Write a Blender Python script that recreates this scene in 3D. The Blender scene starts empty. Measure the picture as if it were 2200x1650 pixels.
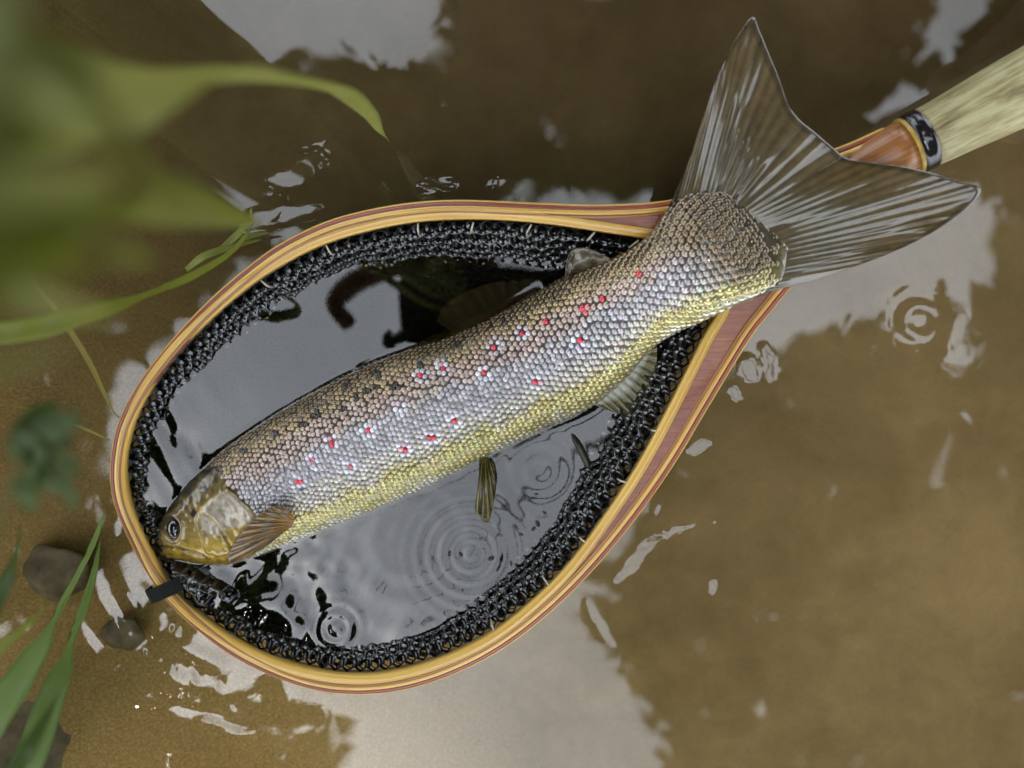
import bpy, math, random
import numpy as np
from mathutils import Vector, noise as mnoise

random.seed(7)
RNG = np.random.default_rng(11)
R = math.radians
scene = bpy.context.scene

# ------------------------------------------------------------------ camera
LENS, TILT, DIST = 34.0, R(-5.0), 0.472
F = 2200 * LENS / 36.0
CAM = np.array([0.0, -DIST * math.sin(TILT), DIST * math.cos(TILT)])
cam_data = bpy.data.cameras.new('camera')
cam_data.lens = LENS
cam_data.sensor_width = 36.0
cam_data.clip_start = 0.01
cam_data.clip_end = 400.0
cam = bpy.data.objects.new('camera', cam_data)
cam.location = CAM
cam.rotation_euler = (TILT, 0, 0)
scene.collection.objects.link(cam)
scene.camera = cam
cam_data.dof.use_dof = True
cam_data.dof.focus_distance = DIST - 0.014
cam_data.dof.aperture_fstop = LENS / 5.6
cam_data.dof.aperture_blades = 0

# ------------------------------------------------------------------ sky, sun, exposure
SUN_ELEV, SUN_ROT = R(55), R(-140)
world = bpy.data.worlds.new('World')
scene.world = world
world.use_nodes = True
wn = world.node_tree.nodes
wl = world.node_tree.links
bg = wn['Background']
sky = wn.new('ShaderNodeTexSky')
sky.sky_type = 'NISHITA'
sky.sun_disc = False
sky.sun_elevation = SUN_ELEV
sky.sun_rotation = SUN_ROT
sky.air_density = 1.0
sky.dust_density = 4.0
hsv = wn.new('ShaderNodeHueSaturation')
hsv.inputs['Saturation'].default_value = 0.22
wl.new(sky.outputs[0], hsv.inputs['Color'])
wtc = wn.new('ShaderNodeTexCoord')
wnz = wn.new('ShaderNodeTexNoise')
wnz.inputs['Scale'].default_value = 2.6
wnz.inputs['Detail'].default_value = 6
wl.new(wtc.outputs['Generated'], wnz.inputs['Vector'])
wmr = wn.new('ShaderNodeMapRange')
wmr.inputs['From Min'].default_value = 0.3
wmr.inputs['From Max'].default_value = 0.7
wmr.inputs['To Min'].default_value = 0.72
wmr.inputs['To Max'].default_value = 1.28
wl.new(wnz.outputs['Fac'], wmr.inputs['Value'])
wmul = wn.new('ShaderNodeVectorMath')                 # uneven cloud cover
wmul.operation = 'MULTIPLY'
wmix = wn.new('ShaderNodeMix')                         # even grey cloud over the clear sky
wmix.data_type = 'RGBA'
wmix.inputs[0].default_value = 0.78
wmix.inputs[7].default_value = (5.4, 5.9, 6.5, 1)
wl.new(hsv.outputs[0], wmix.inputs[6])
wl.new(wmix.outputs[2], wmul.inputs[0])
wl.new(wmr.outputs[0], wmul.inputs[1])
wl.new(wmul.outputs[0], bg.inputs['Color'])
bg.inputs['Strength'].default_value = 0.15

sun_data = bpy.data.lights.new('sun', 'SUN')
sun_data.energy = 0.7
sun_data.angle = R(14)
sun_data.color = (1.0, 0.95, 0.87)
sun = bpy.data.objects.new('sun', sun_data)
sd = Vector((math.sin(SUN_ROT) * math.cos(SUN_ELEV), math.cos(SUN_ROT) * math.cos(SUN_ELEV), math.sin(SUN_ELEV)))
sun.rotation_euler = (-sd).to_track_quat('-Z', 'Y').to_euler()
sun.location = (0, 0, 20)
scene.collection.objects.link(sun)

scene.view_settings.view_transform = 'Standard'
scene.view_settings.look = 'None'
scene.view_settings.gamma = 1.0
scene.view_settings.use_curve_mapping = False
scene.view_settings.exposure = 1.95
scene.cycles.use_denoising = True
scene.cycles.max_bounces = 10
scene.cycles.transparent_max_bounces = 16
scene.cycles.caustics_reflective = False
scene.cycles.caustics_refractive = False

# ------------------------------------------------------------------ helpers
CT, ST = math.cos(TILT), math.sin(TILT)


def P(px, py, z=0.0):
    """World point at height z that lies on the sight line of a photograph pixel."""
    a, b, c = (px - 1100.0) / F, (825.0 - py) / F, -1.0
    d = np.array([a, b * CT - c * ST, b * ST + c * CT])
    t = (z - CAM[2]) / d[2]
    return CAM + d * t


def Q(w):
    """Photograph pixel of world points (n,3)."""
    w = np.atleast_2d(w) - CAM
    y = w[:, 1] * CT + w[:, 2] * ST
    z = -w[:, 1] * ST + w[:, 2] * CT
    return np.stack([1100 + F * w[:, 0] / -z, 825 - F * y / -z], 1)


def lin(r, g, b):
    f = lambda v: ((v / 255) / 12.92) if v <= 10 else (((v / 255) + 0.055) / 1.055) ** 2.4
    return (f(r), f(g), f(b))


def new_obj(name, verts, faces, mat=None, parent=None, smooth=True, cols=None, mats=None, fmat=None):
    me = bpy.data.meshes.new(name)
    me.from_pydata([tuple(map(float, v)) for v in verts], [], [tuple(map(int, f)) for f in faces])
    if smooth:
        me.polygons.foreach_set('use_smooth', [True] * len(me.polygons))
    if cols is not None:
        at = me.color_attributes.new('col', 'FLOAT_COLOR', 'POINT')
        c = np.ones((len(verts), 4), dtype=np.float32)
        c[:, :3] = cols
        at.data.foreach_set('color', c.ravel())
    if mats:
        for m in mats:
            me.materials.append(m)
        me.polygons.foreach_set('material_index', list(fmat))
    elif mat:
        me.materials.append(mat)
    me.update()
    o = bpy.data.objects.new(name, me)
    scene.collection.objects.link(o)
    if parent is not None:
        o.parent = parent
        o.matrix_parent_inverse = parent_inv(parent)
    return o


def parent_inv(p):
    from mathutils import Matrix
    m = Matrix.Translation(p.location)
    q = p.parent
    while q is not None:
        m = Matrix.Translation(q.location) @ m if False else m
        q = q.parent
    return m.inverted()


def empty(name, loc, label, cat, group=None):
    o = bpy.data.objects.new(name, None)
    o.empty_display_size = 0.02
    o.location = loc
    scene.collection.objects.link(o)
    tag(o, label, cat, group)
    return o


def tag(o, label, cat, group=None):
    o['label'] = label
    o['category'] = cat
    if group:
        o['group'] = group
    return o


def catmull(pts, n):
    """Evaluate a Catmull-Rom spline through pts (m,k) at n even parameter values."""
    p = np.asarray(pts, float)
    m = len(p)
    t = np.linspace(0, m - 1, n)
    return cat_at(p, t)


def cat_at(p, t):
    p = np.asarray(p, float)
    m = len(p)
    t = np.clip(np.asarray(t, float), 0, m - 1 - 1e-9)
    i = np.floor(t).astype(int)
    f = (t - i)[:, None]
    ext = np.vstack([2 * p[0] - p[1], p, 2 * p[-1] - p[-2]])
    a, b, c, d = ext[i], ext[i + 1], ext[i + 2], ext[i + 3]
    return 0.5 * (2 * b + (c - a) * f + (2 * a - 5 * b + 4 * c - d) * f ** 2 + (3 * b - a - 3 * c + d) * f ** 3)


def resample(pts, n, closed=False):
    p = np.asarray(pts, float)
    if closed:
        p = np.vstack([p, p[:1]])
    L = np.r_[0, np.cumsum(np.linalg.norm(np.diff(p, axis=0), axis=1))]
    t = np.linspace(0, L[-1], n + 1)[:-1] if closed else np.linspace(0, L[-1], n)
    return np.stack([np.interp(t, L, p[:, k]) for k in range(p.shape[1])], 1)


def smooth_closed(p, it):
    for _ in range(it):
        p = 0.5 * p + 0.25 * (np.roll(p, 1, 0) + np.roll(p, -1, 0))
    return p


def in_poly(pts, poly):
    pts = np.atleast_2d(pts)
    x, y = pts[:, 0], pts[:, 1]
    ins = np.zeros(len(pts), bool)
    n = len(poly)
    for i in range(n):
        x1, y1 = poly[i]
        x2, y2 = poly[(i + 1) % n]
        if y1 == y2:
            continue
        c = ((y1 > y) != (y2 > y)) & (x < (x2 - x1) * (y - y1) / (y2 - y1) + x1)
        ins ^= c
    return ins


def dist_poly(pts, line, closed=False):
    pts = np.atleast_2d(pts)[:, :2]
    line = np.asarray(line, float)
    segs = list(zip(line[:-1], line[1:])) + ([(line[-1], line[0])] if closed else [])
    best = np.full(len(pts), 1e9)
    for a, b in segs:
        d = b - a
        t = np.clip(((pts - a) @ d) / max(d @ d, 1e-12), 0, 1)
        best = np.minimum(best, np.linalg.norm(pts - a - t[:, None] * d, axis=1))
    return best


def sstep(a, b, x):
    t = np.clip((x - a) / (b - a), 0, 1)
    return t * t * (3 - 2 * t)


def vnoise(x, y, seed=0):
    """Vectorised smooth value noise in -1..1."""
    rg = np.random.default_rng(seed)
    tab = rg.uniform(-1, 1, (256, 256))
    xi, yi = np.floor(x).astype(int), np.floor(y).astype(int)
    fx, fy = x - xi, y - yi
    fx = fx * fx * fx * (fx * (fx * 6 - 15) + 10)
    fy = fy * fy * fy * (fy * (fy * 6 - 15) + 10)
    g = lambda i, j: tab[i & 255, j & 255]
    return (g(xi, yi) * (1 - fx) + g(xi + 1, yi) * fx) * (1 - fy) + (g(xi, yi + 1) * (1 - fx) + g(xi + 1, yi + 1) * fx) * fy


# ------------------------------------------------------------------ materials
def mat_new(name):
    m = bpy.data.materials.new(name)
    m.use_nodes = True
    return m, m.node_tree.nodes, m.node_tree.links, m.node_tree.nodes['Principled BSDF']


def coords(n, l, scale=(1, 1, 1), kind='Object', rot=(0, 0, 0)):
    tc = n.new('ShaderNodeTexCoord')
    mp = n.new('ShaderNodeMapping')
    mp.inputs['Scale'].default_value = scale
    mp.inputs['Rotation'].default_value = rot
    l.new(tc.outputs[kind], mp.inputs['Vector'])
    return mp.outputs[0]


def ramp(n, l, src, stops):
    r = n.new('ShaderNodeValToRGB')
    e = r.color_ramp.elements
    while len(e) < len(stops):
        e.new(0.5)
    for k, (p, c) in enumerate(stops):
        e[k].position = p
        e[k].color = (*c, 1)
    l.new(src, r.inputs[0])
    return r.outputs[0]


def noise_tex(n, l, vec, scale, detail=4, rough=0.55, dist=0.0):
    t = n.new('ShaderNodeTexNoise')
    t.inputs['Scale'].default_value = scale
    t.inputs['Detail'].default_value = detail
    t.inputs['Roughness'].default_value = rough
    t.inputs['Distortion'].default_value = dist
    l.new(vec, t.inputs['Vector'])
    return t.outputs['Fac']


def bump(n, l, b, h, strength, dist=0.001):
    bp = n.new('ShaderNodeBump')
    bp.inputs['Strength'].default_value = strength
    bp.inputs['Distance'].default_value = dist
    l.new(h, bp.inputs['Height'])
    l.new(bp.outputs[0], b.inputs['Normal'])


def wood_mat(name, c1, c2, c3, angle):
    """Lacquered wood with grain that runs along the attribute 'col' red channel (length along strip)."""
    m, n, l, b = mat_new(name)
    at = n.new('ShaderNodeAttribute')
    at.attribute_name = 'col'
    mp = n.new('ShaderNodeMapping')
    mp.inputs['Scale'].default_value = (14, 420, 420)
    l.new(at.outputs['Vector'], mp.inputs['Vector'])
    f = noise_tex(n, l, mp.outputs[0], 1.0, 5, 0.6, 0.4)
    col = ramp(n, l, f, [(0.28, c1), (0.5, c2), (0.74, c3)])
    l.new(col, b.inputs['Base Color'])
    b.inputs['Roughness'].default_value = 0.32
    b.inputs['Coat Weight'].default_value = 0.5
    b.inputs['Coat Roughness'].default_value = 0.18
    bump(n, l, b, f, 0.25, 0.0004)
    return m


M = {}
M['wood_yellow'] = wood_mat('pale_ash_wood', (0.50, 0.24, 0.032), (0.68, 0.41, 0.08), (0.80, 0.55, 0.16), 0)
M['wood_red'] = wood_mat('red_wood', (0.17, 0.02, 0.006), (0.26, 0.035, 0.010), (0.34, 0.06, 0.016), 0)
M['wood_brown'] = wood_mat('amber_wood', (0.24, 0.075, 0.016), (0.32, 0.12, 0.03), (0.40, 0.17, 0.05), 0)


def m_throat():
    m, n, l, b = mat_new('throat_wood')
    v = coords(n, l, (90, 900, 60), rot=(0, 0, R(-40)))
    f = noise_tex(n, l, v, 1.0, 6, 0.65, 0.6)
    v2 = coords(n, l, (1, 1, 1))
    g = noise_tex(n, l, v2, 35, 3)
    mx = n.new('ShaderNodeMath')
    mx.operation = 'MULTIPLY_ADD'
    l.new(f, mx.inputs[0]); mx.inputs[1].default_value = 0.7
    gm = n.new('ShaderNodeMath'); gm.operation = 'MULTIPLY'
    l.new(g, gm.inputs[0]); gm.inputs[1].default_value = 0.3
    l.new(gm.outputs[0], mx.inputs[2])
    col = ramp(n, l, mx.outputs[0], [(0.3, (0.10, 0.022, 0.008)), (0.48, (0.26, 0.07, 0.028)), (0.68, (0.40, 0.14, 0.055))])
    l.new(col, b.inputs['Base Color'])
    b.inputs['Roughness'].default_value = 0.42
    b.inputs['Coat Weight'].default_value = 0.35
    bump(n, l, b, f, 0.5, 0.0006)
    return m


M['throat'] = m_throat()
M['neck'] = wood_mat('neck_wood', (0.13, 0.035, 0.012), (0.36, 0.14, 0.04), (0.52, 0.25, 0.085), 0)
M['neck'].node_tree.nodes['Principled BSDF'].inputs['Coat Weight'].default_value = 0.15


def m_antler():
    m, n, l, b = mat_new('antler')
    at = n.new('ShaderNodeAttribute')
    at.attribute_name = 'col'
    mp = n.new('ShaderNodeMapping')
    mp.inputs['Scale'].default_value = (60, 420, 420)
    l.new(at.outputs['Vector'], mp.inputs['Vector'])
    f = noise_tex(n, l, mp.outputs[0], 1.0, 6, 0.62, 0.5)
    mp2 = n.new('ShaderNodeMapping')
    mp2.inputs['Scale'].default_value = (22, 70, 70)
    l.new(at.outputs['Vector'], mp2.inputs['Vector'])
    g = noise_tex(n, l, mp2.outputs[0], 1.0, 4, 0.6)
    sp = n.new('ShaderNodeMath'); sp.operation = 'MULTIPLY'
    l.new(f, sp.inputs[0]); l.new(g, sp.inputs[1])
    pits = ramp(n, l, sp.outputs[0], [(0.10, (0.10, 0.07, 0.03)), (0.19, (0.30, 0.25, 0.11)), (0.28, (0.44, 0.40, 0.21)), (0.42, (0.50, 0.47, 0.29))])
    l.new(pits, b.inputs['Base Color'])
    b.inputs['Roughness'].default_value = 0.45
    bump(n, l, b, sp.outputs[0], 0.7, 0.001)
    return m


M['antler'] = m_antler()


def plain(name, c, rough=0.4, metallic=0.0, spec=0.5, coat=0.0, nscale=None, namp=0.25, bs=0.0):
    m, n, l, b = mat_new(name)
    b.inputs['Roughness'].default_value = rough
    b.inputs['Metallic'].default_value = metallic
    b.inputs['Specular IOR Level'].default_value = spec
    b.inputs['Coat Weight'].default_value = coat
    if nscale:
        v = coords(n, l)
        f = noise_tex(n, l, v, nscale, 5)
        lo = tuple(x * (1 - namp) for x in c)
        hi = tuple(min(1, x * (1 + namp)) for x in c)
        l.new(ramp(n, l, f, [(0.3, lo), (0.7, hi)]), b.inputs['Base Color'])
        if bs:
            bump(n, l, b, f, bs, 0.001)
    else:
        b.inputs['Base Color'].default_value = (*c, 1)
    return m


M['collar'] = plain('black_horn', (0.012, 0.011, 0.012), 0.16, nscale=300, coat=0.5)
M['ring'] = plain('yellow_horn', (0.45, 0.30, 0.06), 0.3, nscale=400)
M['rubber'] = plain('wet_black_rubber', (0.006, 0.006, 0.006), 0.16, spec=0.75, coat=0.4, nscale=500)
M['rubber_floor'] = plain('submerged_black_rubber', (0.007, 0.007, 0.006), 0.75, spec=0.12, nscale=500)
M['thread'] = plain('pale_thread', (0.5, 0.47, 0.38), 0.6, nscale=900)
M['strap'] = plain('black_webbing', (0.006, 0.006, 0.006), 0.7, spec=0.2, nscale=1500, bs=0.5)
M['dark_mark'] = plain('wet_dark', (0.02, 0.016, 0.008), 0.3, nscale=500, bs=0.4)
M['stone'] = plain('wet_stone', (0.30, 0.265, 0.20), 0.7, nscale=90, namp=0.5, bs=0.6)
M['bark'] = plain('bark', (0.05, 0.038, 0.025), 0.85, nscale=14, namp=0.5, bs=0.8)
M['phone'] = plain('phone_glass', (0.01, 0.01, 0.012), 0.3, nscale=50)


def m_attr(name, rough, metallic=0.0, coat=0.0, spec=0.5, transl=0.0, nz=0.0, bscale=0, bstr=0.0, alpha=1.0):
    m, n, l, b = mat_new(name)
    at = n.new('ShaderNodeAttribute')
    at.attribute_name = 'col'
    src = at.outputs['Color']
    if nz:
        v = coords(n, l)
        f = noise_tex(n, l, v, 220, 5, 0.65)
        mr = n.new('ShaderNodeMapRange')
        mr.inputs['From Min'].default_value = 0.3
        mr.inputs['From Max'].default_value = 0.7
        mr.inputs['To Min'].default_value = 1 - nz
        mr.inputs['To Max'].default_value = 1 + nz
        l.new(f, mr.inputs['Value'])
        vm = n.new('ShaderNodeVectorMath')
        vm.operation = 'MULTIPLY'
        l.new(src, vm.inputs[0])
        l.new(mr.outputs[0], vm.inputs[1])
        src = vm.outputs[0]
    l.new(src, b.inputs['Base Color'])
    b.inputs['Roughness'].default_value = rough
    b.inputs['Metallic'].default_value = metallic
    b.inputs['Coat Weight'].default_value = coat
    b.inputs['Coat Roughness'].default_value = 0.06
    b.inputs['Specular IOR Level'].default_value = spec
    if bscale:
        v = coords(n, l)
        f2 = noise_tex(n, l, v, bscale, 5, 0.6)
        bump(n, l, b, f2, bstr, 0.0006)
    if alpha < 1:
        b.inputs['Alpha'].default_value = alpha
    return m


M['skin'] = m_attr('fish_skin', 0.3, 0.15, 0.9, nz=0.55, bscale=600, bstr=0.35)
M['scale'] = m_attr('fish_scale', 0.24, 0.55, 1.0, spec=0.7)
M['fin'] = m_attr('fish_fin', 0.3, 0.0, 1.0, nz=0.25, alpha=0.94)
M['fin'].node_tree.nodes['Principled BSDF'].inputs['Coat IOR'].default_value = 1.65
M['fin'].node_tree.nodes['Principled BSDF'].inputs['Specular IOR Level'].default_value = 0.2
M['fin_thin'] = m_attr('fish_fin_thin', 0.25, 0.0, 0.5, nz=0.3, alpha=0.9)
M['eye'] = plain('eye_black', (0.006, 0.006, 0.008), 0.04, spec=0.9, coat=1.0)
M['iris'] = plain('eye_iris', (0.06, 0.048, 0.022), 0.10, metallic=0.1, nscale=900)


def m_leaf(name, c, c2, rough=0.45):
    m, n, l, b = mat_new(name)
    v = coords(n, l, (1, 1, 1))
    f = noise_tex(n, l, v, 60, 4)
    l.new(ramp(n, l, f, [(0.3, c), (0.7, c2)]), b.inputs['Base Color'])
    b.inputs['Roughness'].default_value = rough
    out = n['Material Output']
    tr = n.new('ShaderNodeBsdfTranslucent')
    tr.inputs['Color'].default_value = (c2[0] * 1.3, c2[1] * 1.3, c2[2], 1)
    mx = n.new('ShaderNodeMixShader')
    mx.inputs[0].default_value = 0.5
    l.new(b.outputs[0], mx.inputs[1])
    l.new(tr.outputs[0], mx.inputs[2])
    l.new(mx.outputs[0], out.inputs['Surface'])
    return m


M['grass'] = m_leaf('grass_green', (0.21, 0.225, 0.032), (0.32, 0.345, 0.065))
M['grass_fresh'] = m_leaf('grass_fresh', (0.17, 0.25, 0.07), (0.27, 0.36, 0.12))
M['grass_pale'] = m_leaf('grass_pale', (0.30, 0.31, 0.08), (0.43, 0.44, 0.16))
M['grass_dark'] = m_leaf('grass_dark', (0.06, 0.10, 0.016), (0.10, 0.15, 0.025))
M['grass_yellow'] = m_leaf('grass_straw', (0.26, 0.22, 0.06), (0.36, 0.32, 0.10))
M['canopy'] = m_leaf('canopy_leaf', (0.018, 0.03, 0.008), (0.04, 0.06, 0.015), 0.6)


def m_water():
    m, n, l, b = mat_new('water')
    n.remove(b)
    out = n['Material Output']
    fr = n.new('ShaderNodeFresnel')
    fr.inputs['IOR'].default_value = 1.61
    gl = n.new('ShaderNodeBsdfGlossy')
    gl.inputs['Roughness'].default_value = 0.0
    gl.inputs['Color'].default_value = (1, 1, 1, 1)
    tr = n.new('ShaderNodeBsdfTransparent')
    tr.inputs['Color'].default_value = (0.90, 0.85, 0.74, 1)
    mx = n.new('ShaderNodeMixShader')
    l.new(fr.outputs[0], mx.inputs[0])
    l.new(tr.outputs[0], mx.inputs[1])
    l.new(gl.outputs[0], mx.inputs[2])
    l.new(mx.outputs[0], out.inputs['Surface'])
    return m


M['water'] = m_water()


def m_bed():
    m, n, l, b = mat_new('river_silt')
    v = coords(n, l)
    f1 = noise_tex(n, l, v, 9, 5, 0.6, 0.3)
    f2 = noise_tex(n, l, v, 700, 4, 0.7)
    f3 = noise_tex(n, l, v, 45, 6, 0.65, 0.5)
    a = n.new('ShaderNodeMath'); a.operation = 'MULTIPLY_ADD'
    l.new(f3, a.inputs[0]); a.inputs[1].default_value = 0.28
    c = n.new('ShaderNodeMath'); c.operation = 'MULTIPLY_ADD'
    l.new(f1, c.inputs[0]); c.inputs[1].default_value = 0.6
    d = n.new('ShaderNodeMath'); d.operation = 'MULTIPLY'
    l.new(f2, d.inputs[0]); d.inputs[1].default_value = 0.15
    l.new(d.outputs[0], c.inputs[2])
    l.new(c.outputs[0], a.inputs[2])
    col = ramp(n, l, a.outputs[0], [(0.34, (0.165, 0.120, 0.056)), (0.52, (0.25, 0.188, 0.098)), (0.70, (0.35, 0.265, 0.145))])
    sx = n.new('ShaderNodeSeparateXYZ')
    tcb = n.new('ShaderNodeTexCoord')
    l.new(tcb.outputs['Object'], sx.inputs[0])
    t1 = n.new('ShaderNodeMath'); t1.operation = 'MULTIPLY_ADD'
    l.new(sx.outputs[1], t1.inputs[0]); t1.inputs[1].default_value = 0.45
    l.new(sx.outputs[0], t1.inputs[2])
    t2 = n.new('ShaderNodeMath'); t2.operation = 'MULTIPLY_ADD'
    l.new(f1, t2.inputs[0]); t2.inputs[1].default_value = 0.16
    l.new(t1.outputs[0], t2.inputs[2])
    t3 = n.new('ShaderNodeMapRange')
    t3.inputs['From Min'].default_value = -0.02
    t3.inputs['From Max'].default_value = -0.16
    l.new(t2.outputs[0], t3.inputs['Value'])
    sand = ramp(n, l, f2, [(0.3, (0.26, 0.18, 0.07)), (0.55, (0.42, 0.30, 0.13)), (0.75, (0.60, 0.46, 0.25))])
    mxs = n.new('ShaderNodeMix'); mxs.data_type = 'RGBA'
    l.new(t3.outputs[0], mxs.inputs[0]); l.new(col, mxs.inputs[6]); l.new(sand, mxs.inputs[7])
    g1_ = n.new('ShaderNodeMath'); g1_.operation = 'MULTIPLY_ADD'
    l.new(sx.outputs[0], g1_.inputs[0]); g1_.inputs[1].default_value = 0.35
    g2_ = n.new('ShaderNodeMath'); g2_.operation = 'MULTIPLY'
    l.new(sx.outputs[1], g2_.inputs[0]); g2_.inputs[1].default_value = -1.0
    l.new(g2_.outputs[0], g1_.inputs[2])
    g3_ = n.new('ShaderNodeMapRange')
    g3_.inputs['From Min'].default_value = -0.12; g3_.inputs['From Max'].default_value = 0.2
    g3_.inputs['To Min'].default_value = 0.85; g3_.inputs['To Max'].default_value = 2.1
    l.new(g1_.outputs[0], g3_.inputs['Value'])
    vmx = n.new('ShaderNodeVectorMath'); vmx.operation = 'MULTIPLY'       # bed tint painted brighter away from the angler's shadow, towards lower right
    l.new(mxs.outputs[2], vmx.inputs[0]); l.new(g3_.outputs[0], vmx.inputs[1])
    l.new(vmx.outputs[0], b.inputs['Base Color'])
    b.inputs['Roughness'].default_value = 0.9
    bump(n, l, b, a.outputs[0], 0.6, 0.006)
    return m


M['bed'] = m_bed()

# ------------------------------------------------------------------ net plane (hoop lies in one tilted plane)
AX0 = P(330, 1285, 0.0)
AX1 = P(1960, 310, 0.03)
AXD = (AX1 - AX0)[:2]
AXL = np.linalg.norm(AXD)
AXD = AXD / AXL


def hoop_z(xy):
    t = (np.atleast_2d(xy)[:, :2] - AX0[:2]) @ AXD
    return 0.005 + 0.078 * t


def PH(px, py, dz=0.0):
    z = 0.02
    for _ in range(6):
        w = P(px, py, z + dz)
        z = float(hoop_z(w[None])[0])
    return P(px, py, z + dz)


# ------------------------------------------------------------------ river bed and water
def tensor(lo, hi, step, far):
    core = np.arange(lo, hi + step * 0.5, step)
    ext = []
    d = step
    x = hi
    while x < far:
        d *= 1.5
        x += d
        ext.append(x)
    ext = np.array(ext)
    left = lo - (ext - hi)
    return np.r_[left[::-1], core, ext]


def grid_mesh(xs, ys):
    nx, ny = len(xs), len(ys)
    X, Y = np.meshgrid(xs, ys)
    idx = np.arange(nx * ny).reshape(ny, nx)
    faces = np.stack([idx[:-1, :-1], idx[:-1, 1:], idx[1:, 1:], idx[1:, :-1]], -1).reshape(-1, 4)
    return X.ravel(), Y.ravel(), faces


bx, by, bf = grid_mesh(tensor(-0.4, 0.4, 0.006, 60), tensor(-0.32, 0.32, 0.006, 60))
pxb = Q(np.stack([bx, by, np.full_like(bx, -0.06)], 1))
near = np.exp(-((bx / 0.8) ** 2 + (by / 0.8) ** 2))
bz = -0.085 + near * (0.006 * vnoise(bx * 9, by * 9, 3) + 0.0015 * vnoise(bx * 40, by * 40, 4) + 0.0012 * vnoise(bx * 150, by * 150, 5))
bz += 0.06 * sstep(-0.14, -0.30, bx + 0.25 * by)           # shallower towards the grassy bank
bz += 0.10 * sstep(-0.33, -0.9, bx)
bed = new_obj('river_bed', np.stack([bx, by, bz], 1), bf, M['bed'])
bed['kind'] = 'structure'

xs = tensor(-0.31, 0.31, 0.00125, 60)
ys = tensor(-0.24, 0.24, 0.00125, 60)
wx, wy, wf = grid_mesh(xs, ys)
wpx = Q(np.stack([wx, wy, np.zeros_like(wx)], 1))
U, V = wpx[:, 0], wpx[:, 1]
S = 0.000227                                   # metres per photograph pixel on the water


def blob(cx, cy, rx, ry=None, ang=0.0):
    ry = ry or rx
    c, s = math.cos(ang), math.sin(ang)
    du, dv = U - cx, V - cy
    a, b = du * c + dv * s, -du * s + dv * c
    return np.exp(-((a / rx) ** 2 + (b / ry) ** 2))


def waves(wl, slope, seed, ang=None, stretch=1.0):
    """Noise ripples of a wavelength (px) and a peak slope."""
    a = ang if ang is not None else 0.0
    c, s = math.cos(a), math.sin(a)
    p, q = (U * c + V * s) / wl, (-U * s + V * c) / (wl * stretch)
    return slope * wl * S * 0.35 * vnoise(p + 50, q + 50, seed)


def ring(cx, cy, r0, r1, wl, slope, phase=0.0):
    r = np.hypot(U - cx, V - cy)
    env = sstep(r0 - wl, r0, r) * sstep(r1, r1 - 2 * wl, r) if r0 > 0 else sstep(r1, r1 * 0.3, r)
    return slope * wl * S / 6.28 * np.sin(6.283 * r / wl + phase) * env


fine = (np.abs(wx) < 0.33) & (np.abs(wy) < 0.26)
H = waves(300, 0.012, 21) + waves(120, 0.006, 22)
# inside the hoop: rings from drips, diagonal streaks, lively patches
H += ring(1010, 1190, 0, 200, 27, 0.07)
H += ring(722, 1350, 0, 85, 26, 0.20)
H += ring(1975, 690, 0, 95, 44, 0.07) + waves(50, 0.10, 39) * blob(1985, 700, 70)
H += ring(880, 1160, 90, 330, 60, 0.022)
H += ring(1160, 1010, 20, 150, 34, 0.020)
H += waves(34, 0.30, 31, R(30), 2.2) * blob(640, 1310, 190, 110, R(20))
H += waves(60, 0.32, 32, R(-20), 2.0) * blob(560, 1290, 170, 90, R(30))
H += waves(30, 0.32, 33, R(150), 3.2) * blob(355, 1000, 75, 150, R(20))
H += waves(38, 0.035, 34, R(-28), 4.5) * blob(610, 790, 150, 110, R(30))
H += waves(26, 0.13, 35) * blob(660, 1215, 120, 70)
# outside: ripples that run along the hoop at the lower left, broken patches elsewhere
H += ring(560, 1120, 330, 620, 74, 0.075) * blob(330, 1400, 190, 150)
H += waves(40, 0.09, 36, R(70), 2.0) * blob(470, 1480, 240, 120)
H += waves(120, 0.03, 37, R(40), 2.0) * (blob(1900, 800, 400, 250) + blob(700, 250, 300, 250))


def facet(cx, cy, rx, ry, deg, du, dv, soft=0.35):
    """A small tilted face on the water that mirrors the sky du,dv away."""
    global H
    a = R(deg)
    c, s = math.cos(a), math.sin(a)
    p, q = (U - cx) * c + (V - cy) * s, -(U - cx) * s + (V - cy) * c
    d = np.hypot(p / rx, q / ry) + 0.16 * vnoise(U / 17, V / 17, int(cx) % 97)
    m = sstep(1.0, 1.0 - soft, d)
    gx, gy = -du / (2 * F), -dv / (2 * F)
    H = H + (gx * (U - cx) + gy * (V - cy)) * S * m


facet(1372, 1196, 78, 17, -38, -270, 30)
facet(1440, 1146, 60, 8, -12, -300, 0)
facet(1500, 962, 32, 17, 8, -300, -40)
facet(1413, 1096, 12, 9, -25, -260, 0)
facet(1535, 1122, 16, 6, 10, -330, 0)
facet(940, 398, 48, 14, -8, -320, 190)
facet(1065, 391, 19, 8, -35, -420, 200)
facet(1655, 785, 15, 62, -18, -90, -190)
facet(1612, 800, 22, 50, -28, -90, -190)
facet(1580, 845, 10, 28, -30, -90, -240)
facet(1530, 1262, 30, 40, 0, -420, -40, 0.7)
facet(1290, 1340, 22, 60, -35, -160, 60, 0.6)
facet(640, 372, 85, 40, -35, 0, 330)
facet(600, 462, 125, 26, -12, 60, 240)
facet(590, 265, 80, 40, 0, 0, -180, 0.6)
for cx, cy, rx, ry, dg in [(300, 1318, 60, 9, 52), (262, 1345, 40, 10, 58), (385, 1352, 20, 16, 30), (372, 1440, 8, 24, -8), (418, 1450, 12, 32, -10), (420, 1500, 18, 16, 0),
                           (480, 1555, 70, 13, 10), (470, 1475, 8, 20, 25), (330, 1410, 22, 12, 30), (500, 1520, 10, 14, 0)]:
    facet(cx, cy, rx, ry, dg, 330, -150)
H *= fine
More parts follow.
